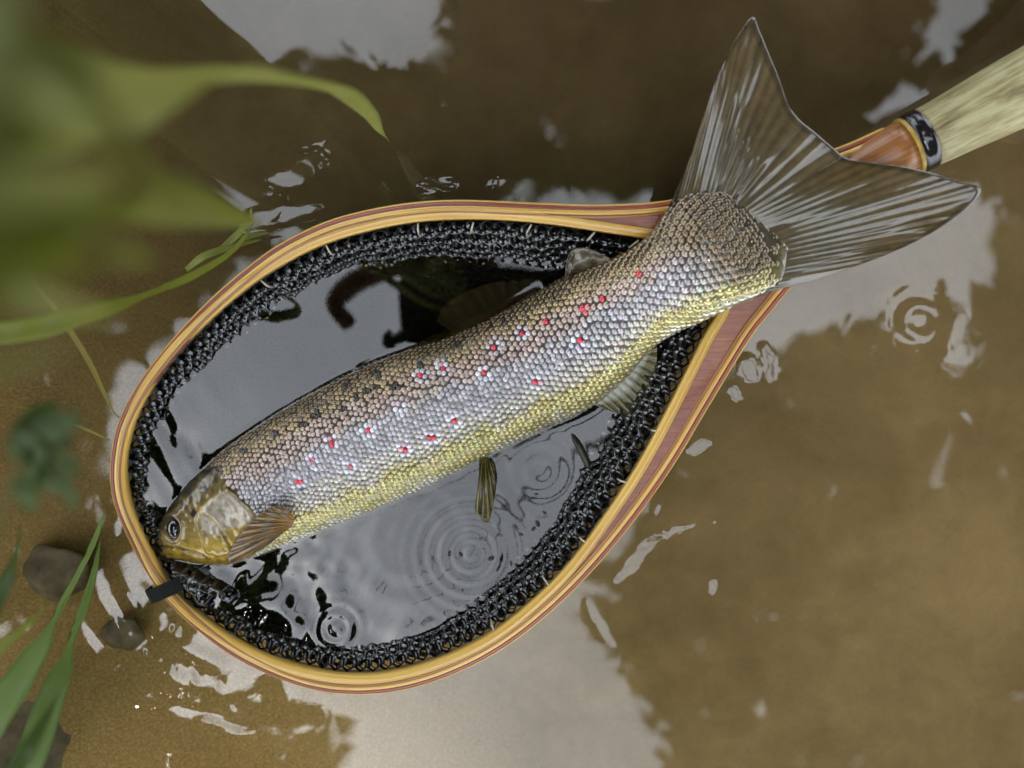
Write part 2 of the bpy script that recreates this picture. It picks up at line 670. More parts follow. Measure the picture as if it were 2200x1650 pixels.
water = new_obj('water', np.stack([wx, wy, H], 1), wf, M['water'])
water['kind'] = 'structure'

# ------------------------------------------------------------------ landing net
net = empty('landing_net', AX0, 'wooden teardrop landing net with black rubber mesh and antler handle, holding the trout', 'landing net')

OUT_PX = [(1900, 272), (1820, 308), (1700, 350), (1560, 398), (1440, 428), (1300, 438), (1150, 434), (1000, 428), (900, 432), (800, 447), (700, 474), (600, 522),
          (520, 580), (440, 650), (370, 725), (310, 800), (270, 865), (245, 925), (233, 1000), (236, 1060), (250, 1110), (275, 1165), (300, 1215),
          (330, 1262), (370, 1310), (430, 1365), (500, 1415), (580, 1455), (660, 1483), (740, 1495), (820, 1493), (900, 1478), (980, 1450),
          (1060, 1410), (1140, 1355), (1220, 1285), (1300, 1200), (1380, 1100), (1450, 1000), (1510, 900), (1570, 800), (1620, 720), (1660, 670),
          (1700, 622), (1780, 545), (1880, 455), (1975, 372)]
INN_PX = [(1400, 513), (1300, 498), (1200, 483), (1100, 473), (1000, 470), (900, 475), (800, 493), (700, 522), (620, 560), (540, 610), (470, 668),
          (400, 735), (345, 800), (305, 865), (280, 925), (267, 990), (268, 1050), (281, 1100), (303, 1150), (328, 1205), (354, 1250), (400, 1302),
          (456, 1348), (525, 1390), (604, 1424), (682, 1444), (750, 1452), (820, 1449), (900, 1432), (980, 1402), (1060, 1359), (1140, 1296),
          (1220, 1216), (1300, 1108), (1370, 1000), (1430, 890), (1480, 790), (1520, 710), (1548, 665), (1552, 615), (1530, 570), (1480, 535)]

out_w = np.array([PH(*p, dz=0.003) for p in OUT_PX])[:, :2]
inn_w = np.array([PH(*p, dz=0.003) for p in INN_PX])[:, :2]
out_c = resample(catmull(out_w, 600), 360)
inn_l = resample(smooth_closed(resample(np.vstack([catmull(np.vstack([inn_w, inn_w[:1]]), 600)[:-1]]), 400, True), 6), 360, True)
HCEN = inn_l.mean(0)


def offset(path, d, closed):
    if closed:
        t = np.roll(path, -1, 0) - np.roll(path, 1, 0)
    else:
        t = np.gradient(path, axis=0)
    t /= np.linalg.norm(t, axis=1)[:, None]
    nrm = np.stack([-t[:, 1], t[:, 0]], 1)
    return path + nrm * d


_sgn = 1.0 if np.linalg.norm(offset(out_c, 0.002, False)[180] - HCEN) < np.linalg.norm(out_c[180] - HCEN) else -1.0
_sgi = 1.0 if np.linalg.norm(offset(inn_l, 0.002, True)[180] - HCEN) > np.linalg.norm(inn_l[180] - HCEN) else -1.0
GROUP_W, INNER_W = 0.0063, 0.0042


def strip(name, a0, a1, base, sgn, closed, mat, top0, top1, seed):
    """One lamination: the band between two offsets of a path, with a bowed top."""
    A = offset(base, sgn * a0, closed)
    B = offset(base, sgn * a1, closed)
    n = len(base)
    prof = [(0.0, -0.0045), (0.0, top0 - 0.0004), (0.08, top0), (0.5, (top0 + top1) / 2 + 0.0003), (0.92, top1), (1.0, top1 - 0.0004), (1.0, -0.0045)]
    L = np.r_[0, np.cumsum(np.linalg.norm(np.diff(base, axis=0), axis=1))]
    verts, cols = [], []
    for k in range(n):
        for f, dz in prof:
            xy = A[k] * (1 - f) + B[k] * f
            z = float(hoop_z(xy[None])[0]) + dz
            verts.append((xy[0], xy[1], z))
            cols.append((L[k] + seed * 3.1, f * abs(a1 - a0) + seed * 0.37, dz))
    m = len(prof)
    faces = []
    rng = range(n) if closed else range(n - 1)
    for k in rng:
        k2 = (k + 1) % n
        for j in range(m):
            j2 = (j + 1) % m
            faces.append((k * m + j, k * m + j2, k2 * m + j2, k2 * m + j))
    if not closed:
        faces.append(tuple(range(m - 1, -1, -1)))
        faces.append(tuple((n - 1) * m + j for j in range(m)))
    return new_obj(name, verts, faces, mat, net, True, cols=np.array(cols))


g = GROUP_W
strip('wood_strip', 0.0, g * 0.16, out_c, _sgn, False, M['wood_yellow'], 0.0012, 0.0024, 1)
strip('wood_strip', g * 0.16, g * 0.46, out_c, _sgn, False, M['wood_red'], 0.0023, 0.0032, 2)
strip('wood_strip', g * 0.46, g * 0.80, out_c, _sgn, False, M['wood_yellow'], 0.0034, 0.0039, 3)
strip('wood_strip', g * 0.80, g * 1.02, out_c, _sgn, False, M['wood_brown'], 0.0038, 0.0038, 4)
strip('wood_strip', 0.0, INNER_W, inn_l, _sgi, True, M['wood_yellow'], 0.0030, 0.0040, 5)

# wood between the two groups of strips, widening into the throat block
grp_in = offset(out_c, _sgn * (g * 1.0), False)
inn_out = offset(inn_l, _sgi * INNER_W * 0.98, True)


def fill_block():
    # nearest points on the inner loop for each point of the group's inner edge
    verts, faces = [], []
    d = np.linalg.norm(grp_in[:, None] - inn_out[None], axis=2)
    nn = d.argmin(1)
    a_end = next(i for i in range(len(grp_in)) if d[i].min() < 0.0006 or i > 130)
    b_end = next(i for i in range(len(grp_in) - 1, -1, -1) if d[i].min() < 0.0006 or i < 230)
    poly = [tuple(p) for p in grp_in[b_end:]] + [tuple(p) for p in grp_in[:a_end + 1]]
    i0, i1 = nn[a_end], nn[b_end]
    # walk the inner loop from i0 to i1 through the throat
    def walk(step):
        out, k = [], i0
        while k != i1:
            out.append(k)
            k = (k + step) % len(inn_out)
        return out + [i1]
    w = min((walk(1), walk(-1)), key=len)
    poly += [tuple(inn_out[k]) for k in w]
    n = len(poly)
    P2 = np.array(poly)
    z = hoop_z(P2)
    top = [(x, y, zz + 0.0030) for (x, y), zz in zip(poly, z)]
    bot = [(x, y, zz - 0.0042) for (x, y), zz in zip(poly, z)]
    faces = [tuple(range(n)), tuple(range(2 * n - 1, n - 1, -1))]
    faces += [(i, n + i, n + (i + 1) % n, (i + 1) % n) for i in range(n)]
    o = new_obj('throat_block', top + bot, faces, M['throat'], net, False)
    o['label'] = 'reddish brown wooden throat block joining hoop and handle'
    return o


fill_block()

# solid hoop core under gaps between the strips is not needed: the strips touch.

# handle: antler on a wooden neck with a black collar and a thin yellow ring
def lathe_path(name, pts, rads, mat, parent, nseg=40, seed=0, flat=1.0, caps=True, wob=0.0):
    pts = np.asarray(pts, float)
    n = len(pts)
    t = np.gradient(pts, axis=0)
    t /= np.linalg.norm(t, axis=1)[:, None]
    L = np.r_[0, np.cumsum(np.linalg.norm(np.diff(pts, axis=0), axis=1))]
    verts, cols, faces = [], [], []
    for k in range(n):
        side = np.cross(t[k], (0, 0, 1.0))
        side /= np.linalg.norm(side)
        up = np.cross(side, t[k])
        for j in range(nseg):
            a = 2 * math.pi * j / nseg
            r = rads[k] * (1 + wob * mnoise.noise(Vector((L[k] * 25 + seed, math.cos(a) * 1.3, math.sin(a) * 1.3))))
            v = pts[k] + side * math.cos(a) * r + up * math.sin(a) * r * flat
            verts.append(v)
            cols.append((L[k] + seed, math.cos(a) * 0.02, math.sin(a) * 0.02))
    for k in range(n - 1):
        for j in range(nseg):
            j2 = (j + 1) % nseg
            faces.append((k * nseg + j, k * nseg + j2, (k + 1) * nseg + j2, (k + 1) * nseg + j))
    if caps:
        faces.append(tuple(range(nseg - 1, -1, -1)))
        faces.append(tuple((n - 1) * nseg + j for j in range(nseg)))
    return new_obj(name, verts, faces, mat, parent, True, cols=np.array(cols))


c0 = PH(1958, 312)
hd = PH(2150, 214) - c0
hd /= np.linalg.norm(hd)
hpts = [c0 + hd * s + np.array([0, 0, 0.05 * s * s + 0.0005]) for s in np.linspace(0.006, 0.16, 40)]
lathe_path('antler_handle', hpts, np.interp(np.linspace(0, 1, 40), [0, .1, .35, .7, 1], [0.0133, 0.0140, 0.0165, 0.0185, 0.019]), M['antler'], net, 48, 1.7, wob=0.06)
lathe_path('collar', [c0 + hd * s for s in (-0.0006, -0.0002, 0.0015, 0.004, 0.0062, 0.0068)], [0.0125, 0.0134, 0.0139, 0.0140, 0.0138, 0.0128], M['collar'], net, 48, 0.2)
lathe_path('trim_ring', [c0 + hd * s for s in (-0.0022, -0.0019, -0.0004, 0.0002)], [0.0126, 0.0131, 0.0131, 0.0125], M['ring'], net, 48, 0.4)
# rounded neck that carries the collar
npts = [c0 + hd * s + np.array([0, 0, dz]) for s, dz in ((-0.036, -0.0032), (-0.028, -0.0025), (-0.018, -0.001), (-0.009, 0), (-0.0012, 0))]
lathe_path('neck', npts, [0.007, 0.0095, 0.0112, 0.0121, 0.0125], M['neck'], net, 40, 0.9)

# rubber mesh bag: honeycomb wall hung from the inner strip and a sagging honeycomb floor
HEX = 0.0064


def honey(fn, cells, ridge, inner=0.70):
    """Honeycomb cells (list of axial centres in a plane) mapped to 3D by fn(u,v,lift)."""
    verts, faces, cache = [], [], {}
    R6 = HEX / math.sqrt(3)
    def vid(u, v, lift):
        key = (round(u, 6), round(v, 6), lift)
        if key not in cache:
            cache[key] = len(verts)
            verts.append((u, v, lift))
        return cache[key]
    for (cu, cv) in cells:
        o, mI, iI = [], [], []
        for k in range(6):
            a = math.pi / 6 + k * math.pi / 3
            o.append(vid(cu + R6 * math.cos(a), cv + R6 * math.sin(a), ridge))
            mI.append(vid(cu + R6 * 0.88 * math.cos(a), cv + R6 * 0.88 * math.sin(a), ridge * 0.55))
            iI.append(vid(cu + R6 * inner * math.cos(a), cv + R6 * inner * math.sin(a), -ridge))
        for k in range(6):
            k2 = (k + 1) % 6
            faces.append((o[k], o[k2], mI[k2], mI[k]))
            faces.append((mI[k], mI[k2], iI[k2], iI[k]))
    return fn(np.array(verts)), faces


loopN = offset(inn_l, -_sgi * 0.0006, True)
Ltot = np.linalg.norm(np.roll(loopN, -1, 0) - loopN, axis=1).sum()
NU = int(round(Ltot / HEX))
ROWS = 10


def wall_fn(a, back=0.0):
    u = ((a[:, 0] + back * 1.1) / (NU * HEX)) % 1.0 * len(loopN)
    i = np.floor(u).astype(int) % len(loopN)
    f = (u - np.floor(u))[:, None]
    xy = loopN[i] * (1 - f) + loopN[(i + 1) % len(loopN)] * f
    t = np.roll(loopN, -1, 0) - np.roll(loopN, 1, 0)
    t /= np.linalg.norm(t, axis=1)[:, None]
    nr = np.stack([-t[:, 1], t[:, 0]], 1) * -_sgi
    nr = nr[i] * (1 - f) + nr[(i + 1) % len(loopN)] * f
    v = a[:, 1] + HEX * 0.6
    lean = 0.30 + 0.55 * np.clip(v / 0.055, 0, 1.2)
    inw = 0.0006 + v * 0.58 + 0.0022 * vnoise(u * 0.22, v * 120 + 7, 8) * np.clip(v / 0.01, 0, 1)
    zz = hoop_z(xy) - 0.001 - v * 0.84 + 0.0012 * vnoise(u * 0.3 + 40, v * 160, 9)
    bulge = 0.0015 * np.sin(np.clip(v / 0.022, 0, 1) * math.pi)
    inw += bulge - back * 0.45
    zz = zz - back * 0.35
    xy = xy + nr * (inw + a[:, 2] * 0.8)[:, None]
    return np.stack([xy[:, 0], xy[:, 1], zz + a[:, 2] * 0.6], 1)


# orient lattice so that rows run along u
cells = [((i + 0.5 * (r % 2)) * HEX, r * HEX * 0.866) for r in range(ROWS) for i in range(NU)]
wv, wfaces = honey(wall_fn, cells, 0.0006)
def wet_split(v, f):
    return [int(v[q[0]][2] < -0.002) for q in f]


bag = new_obj('net_mesh', wv, wfaces, None, net, True, mats=[M['rubber'], M['rubber_floor']], fmat=wet_split(wv, wfaces))
wv2, wf2 = honey(lambda a: wall_fn(a, 0.004), cells, 0.0005, 0.55)
new_obj('net_mesh', wv2, wf2, None, net, True, mats=[M['rubber'], M['rubber_floor']], fmat=wet_split(wv2, wf2))
bag['label'] = 'black rubber honeycomb mesh wall hanging inside hoop'

poly_in = [tuple(p) for p in offset(inn_l, _sgi * 0.004, True)]
ridge_line = np.array([P(*p, 0.0)[:2] for p in [(318, 1160), (335, 1196), (372, 1226), (420, 1244), (470, 1256), (500, 1275)]])


def floor_fn(dz, sd):
    def fn(a):
        xy = a[:, :2]
        d = dist_poly(xy, poly_in, True)
        z = -0.011 - 0.041 * sstep(0.002, 0.055, d) + 0.004 * vnoise(xy[:, 0] * 40, xy[:, 1] * 40, sd) + dz
        # folds of netting pushed up above the surface at the far end of the hoop
        q = P(408, 1268, 0.0)[:2]
        r = np.linalg.norm(xy - q, axis=1)
        lift = np.exp(-(r / 0.014) ** 2) * (0.040 + 0.004 * vnoise(xy[:, 0] * 260, xy[:, 1] * 260, sd + 1))
        lift = np.maximum(lift, np.exp(-(dist_poly(xy, ridge_line) / 0.005) ** 2) * 0.034)
        dl = dist_poly(xy, inn_l, True) * np.where(in_poly(xy, [tuple(p) for p in inn_l]), 1, -1)
        z = np.minimum(z + lift * sstep(0.0005, 0.005, dl), 0.009)
        return np.stack([xy[:, 0], xy[:, 1], z + a[:, 2]], 1)
    return fn


lo, hi = np.min(poly_in, 0), np.max(poly_in, 0)
for dz, ang, sd, hole in ((0.0, 0.1, 14, 0.5), (-0.006, 0.62, 17, 0.02)):
    cc = []
    c, s = math.cos(ang), math.sin(ang)
    ctr = (lo + hi) / 2
    for r in range(-60, 61):
        for i in range(-60, 61):
            u, v = (i + 0.5 * (r % 2)) * HEX, r * HEX * 0.866
            cc.append((u, v))
    cw = np.array([(ctr[0] + u * c - v * s, ctr[1] + u * s + v * c) for u, v in cc])
    keep = in_poly(cw, poly_in)
    cells = [cc[k] for k in np.nonzero(keep)[0]]
    base_fn = floor_fn(dz, sd)
    def fn(a, c=c, s=s, ctr=ctr, base_fn=base_fn):
        b = a.copy()
        b[:, 0] = ctr[0] + a[:, 0] * c - a[:, 1] * s
        b[:, 1] = ctr[1] + a[:, 0] * s + a[:, 1] * c
        return base_fn(b)
    fv, ff = honey(fn, cells, 0.0006, hole)
    up_ = [int(max(fv[k][2] for k in f) > -0.006) for f in ff]
    new_obj('net_floor', fv, ff, None, net, True, mats=[M['rubber_floor'], M['rubber']], fmat=up_)

# pale lashing threads at the inner strip
for k, (px, py) in enumerate([(1017, 482), (1142, 486), (1278, 503), (898, 484), (1372, 520), (1420, 930), (1350, 1042), (1262, 1172), (1180, 1262), (1062, 1362), (700, 530), (560, 606)]):
    a = PH(px, py - 4, 0.002)
    w = (HCEN - a[:2]) / np.linalg.norm(HCEN - a[:2])
    b = a + np.array([w[0] * 0.0045, w[1] * 0.0045, -0.006])
    m_ = (a + b) / 2 + np.array([w[0] * 0.001, w[1] * 0.001, 0.0012])
    lathe_path('lashing', [a, m_, b], [0.0004, 0.00045, 0.0004], M['thread'], net, 8, k)

# black webbing strap clipped round the hoop
def strap():
    a = PH(322, 1282, 0.0045); b = PH(378, 1258, 0.0045)
    d = b - a; L = np.linalg.norm(d); d /= L
    n = np.cross((0, 0, 1), d)
    prof = [(-0.0015, -0.010), (-0.0012, -0.001), (0.001, 0.0012), (L * 0.5, 0.0018), (L - 0.001, 0.001), (L + 0.002, -0.002), (L + 0.004, -0.009)]
    vs, fs = [], []
    for s, dz in prof:
        for w, th in ((-0.0036, 0), (0.0036, 0), (0.0033, 0.0009), (-0.0033, 0.0009)):
            vs.append(a + d * s + n * w + np.array([0, 0, dz + th]))
    for k in range(len(prof) - 1):
        for j in range(4):
            fs.append((k * 4 + j, k * 4 + (j + 1) % 4, k * 4 + 4 + (j + 1) % 4, k * 4 + 4 + j))
    fs += [(3, 2, 1, 0), tuple(len(vs) - 4 + j for j in range(4))]
    o = new_obj('strap', vs, fs, M['strap'], net, False)
    o['label'] = 'black webbing strap wrapped over the hoop'


strap()

# ------------------------------------------------------------------ trout
ST_ = [  # dorsal px, ventral px, centre height, half thickness
    ((346, 1166), (349, 1186), -0.0060, 0.0030),
    ((348, 1140), (372, 1197), -0.0062, 0.0090),
    ((362, 1098), (410, 1205), -0.0066, 0.0130),
    ((392, 1052), (455, 1211), -0.0070, 0.0160),
    ((430, 1010), (505, 1209), -0.0075, 0.0182),
    ((475, 968), (560, 1192), -0.0080, 0.0198),
    ((540, 920), (635, 1163), -0.0085, 0.0205),
    ((620, 868), (720, 1130), -0.0085, 0.0210),
    ((710, 818), (810, 1093), -0.0085, 0.0212),
    ((800, 776), (905, 1052), -0.0080, 0.0212),
    ((890, 744), (1000, 1004), -0.0075, 0.0210),
    ((975, 718), (1090, 960), -0.0065, 0.0203),
    ((1060, 680), (1180, 915), -0.0045, 0.0192),
    ((1140, 637), (1265, 876), 0.0010, 0.0178),
    ((1215, 597), (1335, 820), 0.0090, 0.0163),
    ((1285, 570), (1395, 752), 0.0190, 0.0147),
    ((1345, 545), (1450, 714), 0.0300, 0.0130),
    ((1395, 510), (1505, 690), 0.0400, 0.0110),
    ((1428, 466), (1570, 660), 0.0470, 0.0090),
    ((1462, 428), (1630, 634), 0.0520, 0.0068),
    ((1535, 412), (1680, 596), 0.0548, 0.0030),
    ((1600, 428), (1692, 530), 0.0545, 0.0004),
]
trout = empty('trout', P(760, 960, -0.02), 'spotted brown trout lying on its side in the landing net, tail over the frame', 'fish')
Dw = np.array([P(*d, z) for d, v, z, t in ST_])
Vw = np.array([P(*v, z) for d, v, z, t in ST_])
Tt = np.array([[t] for *_, t in ST_])
NST = len(ST_)


def body_pt(s, phi):
    """s in stations, phi 0 dorsal edge, pi/2 upper flank, pi ventral edge."""
    s = np.asarray(s, float); phi = np.asarray(phi, float)
    D, Vv, T = cat_at(Dw, s), cat_at(Vw, s), cat_at(Tt, s)[:, 0]
    C = (D + Vv) / 2
    h = (D - Vv) / 2
    c, sn = np.cos(phi), np.sin(phi)
    cc = np.sign(c) * np.abs(c) ** 0.92
    ss = np.sign(sn) * np.abs(sn) ** 0.88
    p = C + h * cc[:, None]
    p[:, 2] += T * ss
    return p


def body_nrm(s, phi):
    e1, e2 = 0.02, 0.02
    a = body_pt(np.clip(s + e1, 0, NST - 1.001), phi) - body_pt(np.clip(s - e1, 0, NST - 1.001), phi)
    b = body_pt(s, phi + e2) - body_pt(s, phi - e2)
    n = np.cross(b, a)
    L = np.linalg.norm(n, axis=1)[:, None]
    n = n / np.maximum(L, 1e-12)
    up = body_pt(s, phi) - (cat_at(Dw, s) + cat_at(Vw, s)) / 2
    sg = np.sign((n * up).sum(1))[:, None]
    return n * np.where(sg == 0, 1, sg), a / np.maximum(np.linalg.norm(a, axis=1)[:, None], 1e-12)


RED = [(1375, 583), (1298, 643), (1256, 665), (1172, 692), (1120, 718), (1065, 742), (1243, 736), (1040, 805), (1155, 820), (860, 874), (792, 925),
       (973, 907), (928, 940), (868, 963), (712, 950), (672, 992), (748, 1003), (950, 790), (905, 808), (640, 1035)]
BLACK = [(788, 838), (652, 912), (520, 968), (470, 1010), (682, 890), (765, 856), (737, 880), (806, 832), (850, 830), (812, 803), (905, 778), (985, 742), (1083, 690), (745, 826), (590, 932)]
HEAD_EDGE = [(448, 985), (468, 1015), (490, 1046), (508, 1058), (530, 1080), (552, 1102), (562, 1125), (556, 1160), (545, 1210)]


def cross_coord(s, phi):
    return np.cos(phi)           # 1 dorsal .. -1 ventral


def mix(a, b, t):
    t = np.asarray(t)[:, None]
    return a * (1 - t) + b * t


def fish_col(s, phi, px):
    """Pigment of the flank from back to belly."""
    k = np.cos(phi) + 0.10 * vnoise(px[:, 0] / 40, px[:, 1] / 40, 41) + 0.05 * vnoise(px[:, 0] / 13, px[:, 1] / 13, 42)
    back = np.array([0.15, 0.098, 0.036]); bronze = np.array([0.33, 0.235, 0.115]); pink = np.array([0.45, 0.335, 0.285])
    lilac = np.array([0.41, 0.385, 0.405]); grey = np.array([0.50, 0.46, 0.40]); yellow = np.array([0.44, 0.38, 0.13]); white = np.array([0.55, 0.52, 0.38])
    c = np.tile(white, (len(k), 1))
    c = mix(c, yellow, sstep(-0.97, -0.80, k))
    c = mix(c, grey, sstep(-0.62, -0.38, k))
    c = mix(c, lilac, sstep(-0.35, -0.12, k))
    c = mix(c, pink, sstep(0.12, 0.38, k))
    c = mix(c, bronze, sstep(0.45, 0.68, k))
    c = mix(c, back, sstep(0.70, 0.92, k))
    # the tail stalk darkens to brown bronze above its yellow edge
    tail = np.array([0.17, 0.115, 0.055])
    c = mix(c, tail, sstep(16.6, 18.9, s + 0.9 * k) * sstep(-0.85, -0.5, k))
    c = mix(c, back * 0.6, sstep(18.8, 20.4, s) * 0.7)
    return c


def spots(c, px):
    for (x, y) in BLACK:
        r = np.hypot(px[:, 0] - x, px[:, 1] - y) + 2.5 * vnoise(px[:, 0] / 6, px[:, 1] / 6, 43)
        c = mix(c, np.array([0.012, 0.010, 0.010]), sstep(10, 6.5, r) * 0.95)
    for i, (x, y) in enumerate(RED):
        r = np.hypot(px[:, 0] - x, px[:, 1] - y)
        if i not in (0, 1, 2, 3):
            c = mix(c, np.array([0.68, 0.66, 0.74]), sstep(22, 14, r) * 0.75)
        c = mix(c, np.array([0.62, 0.035, 0.06]), sstep(9.0, 6.0, r))
    return c


# body: one continuous mesh with gill covers, jaw and lip modelled into it
NS, NA = 440, 160
sv = np.r_[np.linspace(0, 5.5, 210), np.linspace(5.5, NST - 1, NS - 210 + 1)[1:]]
av = np.linspace(0, 2 * math.pi, NA, endpoint=False)
Sg, Ag = [a.ravel() for a in np.meshgrid(sv, av, indexing='ij')]
bp = body_pt(Sg, Ag)
bn, _ = body_nrm(Sg, Ag)
bpx = Q(bp)
up_side = np.sin(Ag) > -0.2
disp = np.zeros(len(bp))
PREOP = [(418, 1092), (440, 1103), (458, 1115), (474, 1134), (487, 1153), (497, 1172), (500, 1190)]
OPERC = [(490, 1046), (508, 1058), (530, 1080), (552, 1102), (560, 1125), (552, 1150), (530, 1175), (508, 1198)]
MOUTH = [(344, 1176), (362, 1177), (385, 1179), (410, 1188), (440, 1198)]
MAXIL = [(352, 1170), (385, 1173), (415, 1183), (442, 1196)]
SUBOP = [(497, 1125), (485, 1140), (470, 1150), (450, 1155)]


def groove(line, w, depth):
    return -depth * np.exp(-(dist_poly(bpx, line) / w) ** 2)


headm = (Sg < 7.0) & up_side
disp += headm * (groove(PREOP, 4.0, 0.0007) + groove(OPERC, 5.0, 0.0015) + groove(MOUTH, 3.0, 0.0013) + groove(SUBOP, 4, 0.0003))
OPPOLY = [(425, 1098), (455, 1068), (490, 1048), (508, 1060), (530, 1082), (551, 1104), (556, 1125), (545, 1152), (520, 1180), (500, 1192), (470, 1200), (440, 1190), (425, 1150), (415, 1120)]
inside = in_poly(bpx, OPPOLY)
dop = dist_poly(bpx, OPPOLY, True)
disp += headm * inside * 0.0011 * sstep(0, 10, dop)
# eye socket rim
ex, ey = 368, 1137
re = np.hypot((bpx[:, 0] - ex) / 19, (bpx[:, 1] - ey) / 25)
disp += headm * (0.0008 * np.exp(-((re - 1.25) / 0.28) ** 2) - 0.0022 * sstep(1.1, 0.7, re))
disp += headm * 0.00025 * vnoise(bpx[:, 0] / 9, bpx[:, 1] / 9, 51)
bp = bp + bn * disp[:, None]
# colours
bc = fish_col(Sg, Ag, bpx)
scaled = 0.12 + 0.20 * sstep(0.5, -0.2, np.cos(Ag)) + 0.33 * sstep(-0.5, -0.8, np.cos(Ag))
bc_body = bc * scaled[:, None]
bc_body = mix(bc_body, np.array([0.060, 0.046, 0.022]), sstep(18.6, 20.0, Sg) * sstep(-0.85, -0.5, np.cos(Ag)))
edge_px = np.array(HEAD_EDGE, float)
# left of the gill edge is the head
head_poly = [(300, 960), (448, 985)] + HEAD_EDGE[1:] + [(545, 1260), (300, 1260)]
is_head = in_poly(bpx, head_poly) & up_side
dh = dist_poly(bpx, HEAD_EDGE)
hc = np.zeros_like(bc)
kx, ky = bpx[:, 0], bpx[:, 1]
hk = np.cos(Ag) + 0.10 * vnoise(kx / 16, ky / 16, 61) + 0.06 * vnoise(kx / 6, ky / 6, 62)
olive = np.array([0.085, 0.060, 0.016]); tan = np.array([0.24, 0.165, 0.045]); gold = np.array([0.40, 0.255, 0.030]); pale = np.array([0.50, 0.40, 0.14]); dark = np.array([0.03, 0.026, 0.014])
hc = np.tile(pale, (len(hk), 1))
hc = mix(hc, gold, sstep(-0.98, -0.82, hk))
hc = mix(hc, tan, sstep(-0.35, 0.05, hk))
hc = mix(hc, olive, sstep(0.25, 0.65, hk))
hc = mix(hc, dark, sstep(0.72, 0.95, hk))
PLATE = [(425, 1100), (452, 1072), (480, 1055), (502, 1058), (528, 1080), (550, 1105), (545, 1122), (518, 1132), (492, 1140), (470, 1152), (452, 1157), (440, 1148), (430, 1130)]
pin = in_poly(bpx, PLATE) * sstep(0, 9, dist_poly(bpx, PLATE, True) + 3 * vnoise(kx / 7, ky / 7, 63))
hc = mix(hc, np.array([0.40, 0.35, 0.29]) , pin * (0.75 + 0.2 * vnoise(kx / 12, ky / 12, 64)))
hc = mix(hc, np.array([0.42, 0.26, 0.04]), np.exp(-(dist_poly(bpx, PREOP) / 3.0) ** 2) * 0.6)
hc = mix(hc, np.array([0.05, 0.035, 0.008]), np.exp(-(dist_poly(bpx, OPERC[:4]) / 3.5) ** 2) * 0.7)
hc = mix(hc, np.array([0.16, 0.10, 0.02]), np.exp(-(dist_poly(bpx, MOUTH) / 2.5) ** 2) * 0.7)
for (x, y, r) in [(437, 1046, 8), (415, 1103, 8), (407, 1062, 6), (392, 1080, 5)]:
    d = np.hypot(kx - x, ky - y) + 2 * vnoise(kx / 5, ky / 5, 65)
    hc = mix(hc, np.array([0.012, 0.010, 0.008]), sstep(r + 2, r - 2, d))
bc_body = np.where(is_head[:, None], hc, bc_body)
bc_body = np.where(((Sg < 4.5) & ~up_side)[:, None], pale * 0.7, bc_body)
idx = np.arange(NS * NA).reshape(NS, NA)
bfaces = np.stack([idx[:-1, :], np.roll(idx[:-1, :], -1, 1), np.roll(idx[1:, :], -1, 1), idx[1:, :]], -1).reshape(-1, 4).tolist()
bfaces.append(list(idx[0][::-1])[::-1])
bfaces.append(list(idx[-1][::-1]))
body = new_obj('body', bp, bfaces, M['skin'], trout, True, cols=np.clip(bc_body, 0, 1))

# the water climbs a little where it meets the fish
_ss = np.linspace(0.3, 13.2, 120)
_zc = (cat_at(Dw, _ss)[:, 2] + cat_at(Vw, _ss)[:, 2]) / 2
_ph = np.arcsin(np.clip(-_zc / cat_at(Tt, _ss)[:, 0], 0, 0.95) ** (1 / 0.88))
_line = np.vstack([body_pt(_ss, _ph)[:, :2], body_pt(_ss, math.pi - _ph)[::-1, :2]])
_sel = np.nonzero((np.abs(wx) < 0.2) & (np.abs(wy) < 0.12))[0]
_d = dist_poly(np.stack([wx[_sel], wy[_sel]], 1), _line, True)
H[_sel] += 0.0004 * np.exp(-_d / 0.0020)
_co = np.stack([wx, wy, H], 1).astype(np.float32)
water.data.vertices.foreach_set('co', _co.ravel())
water.data.update()

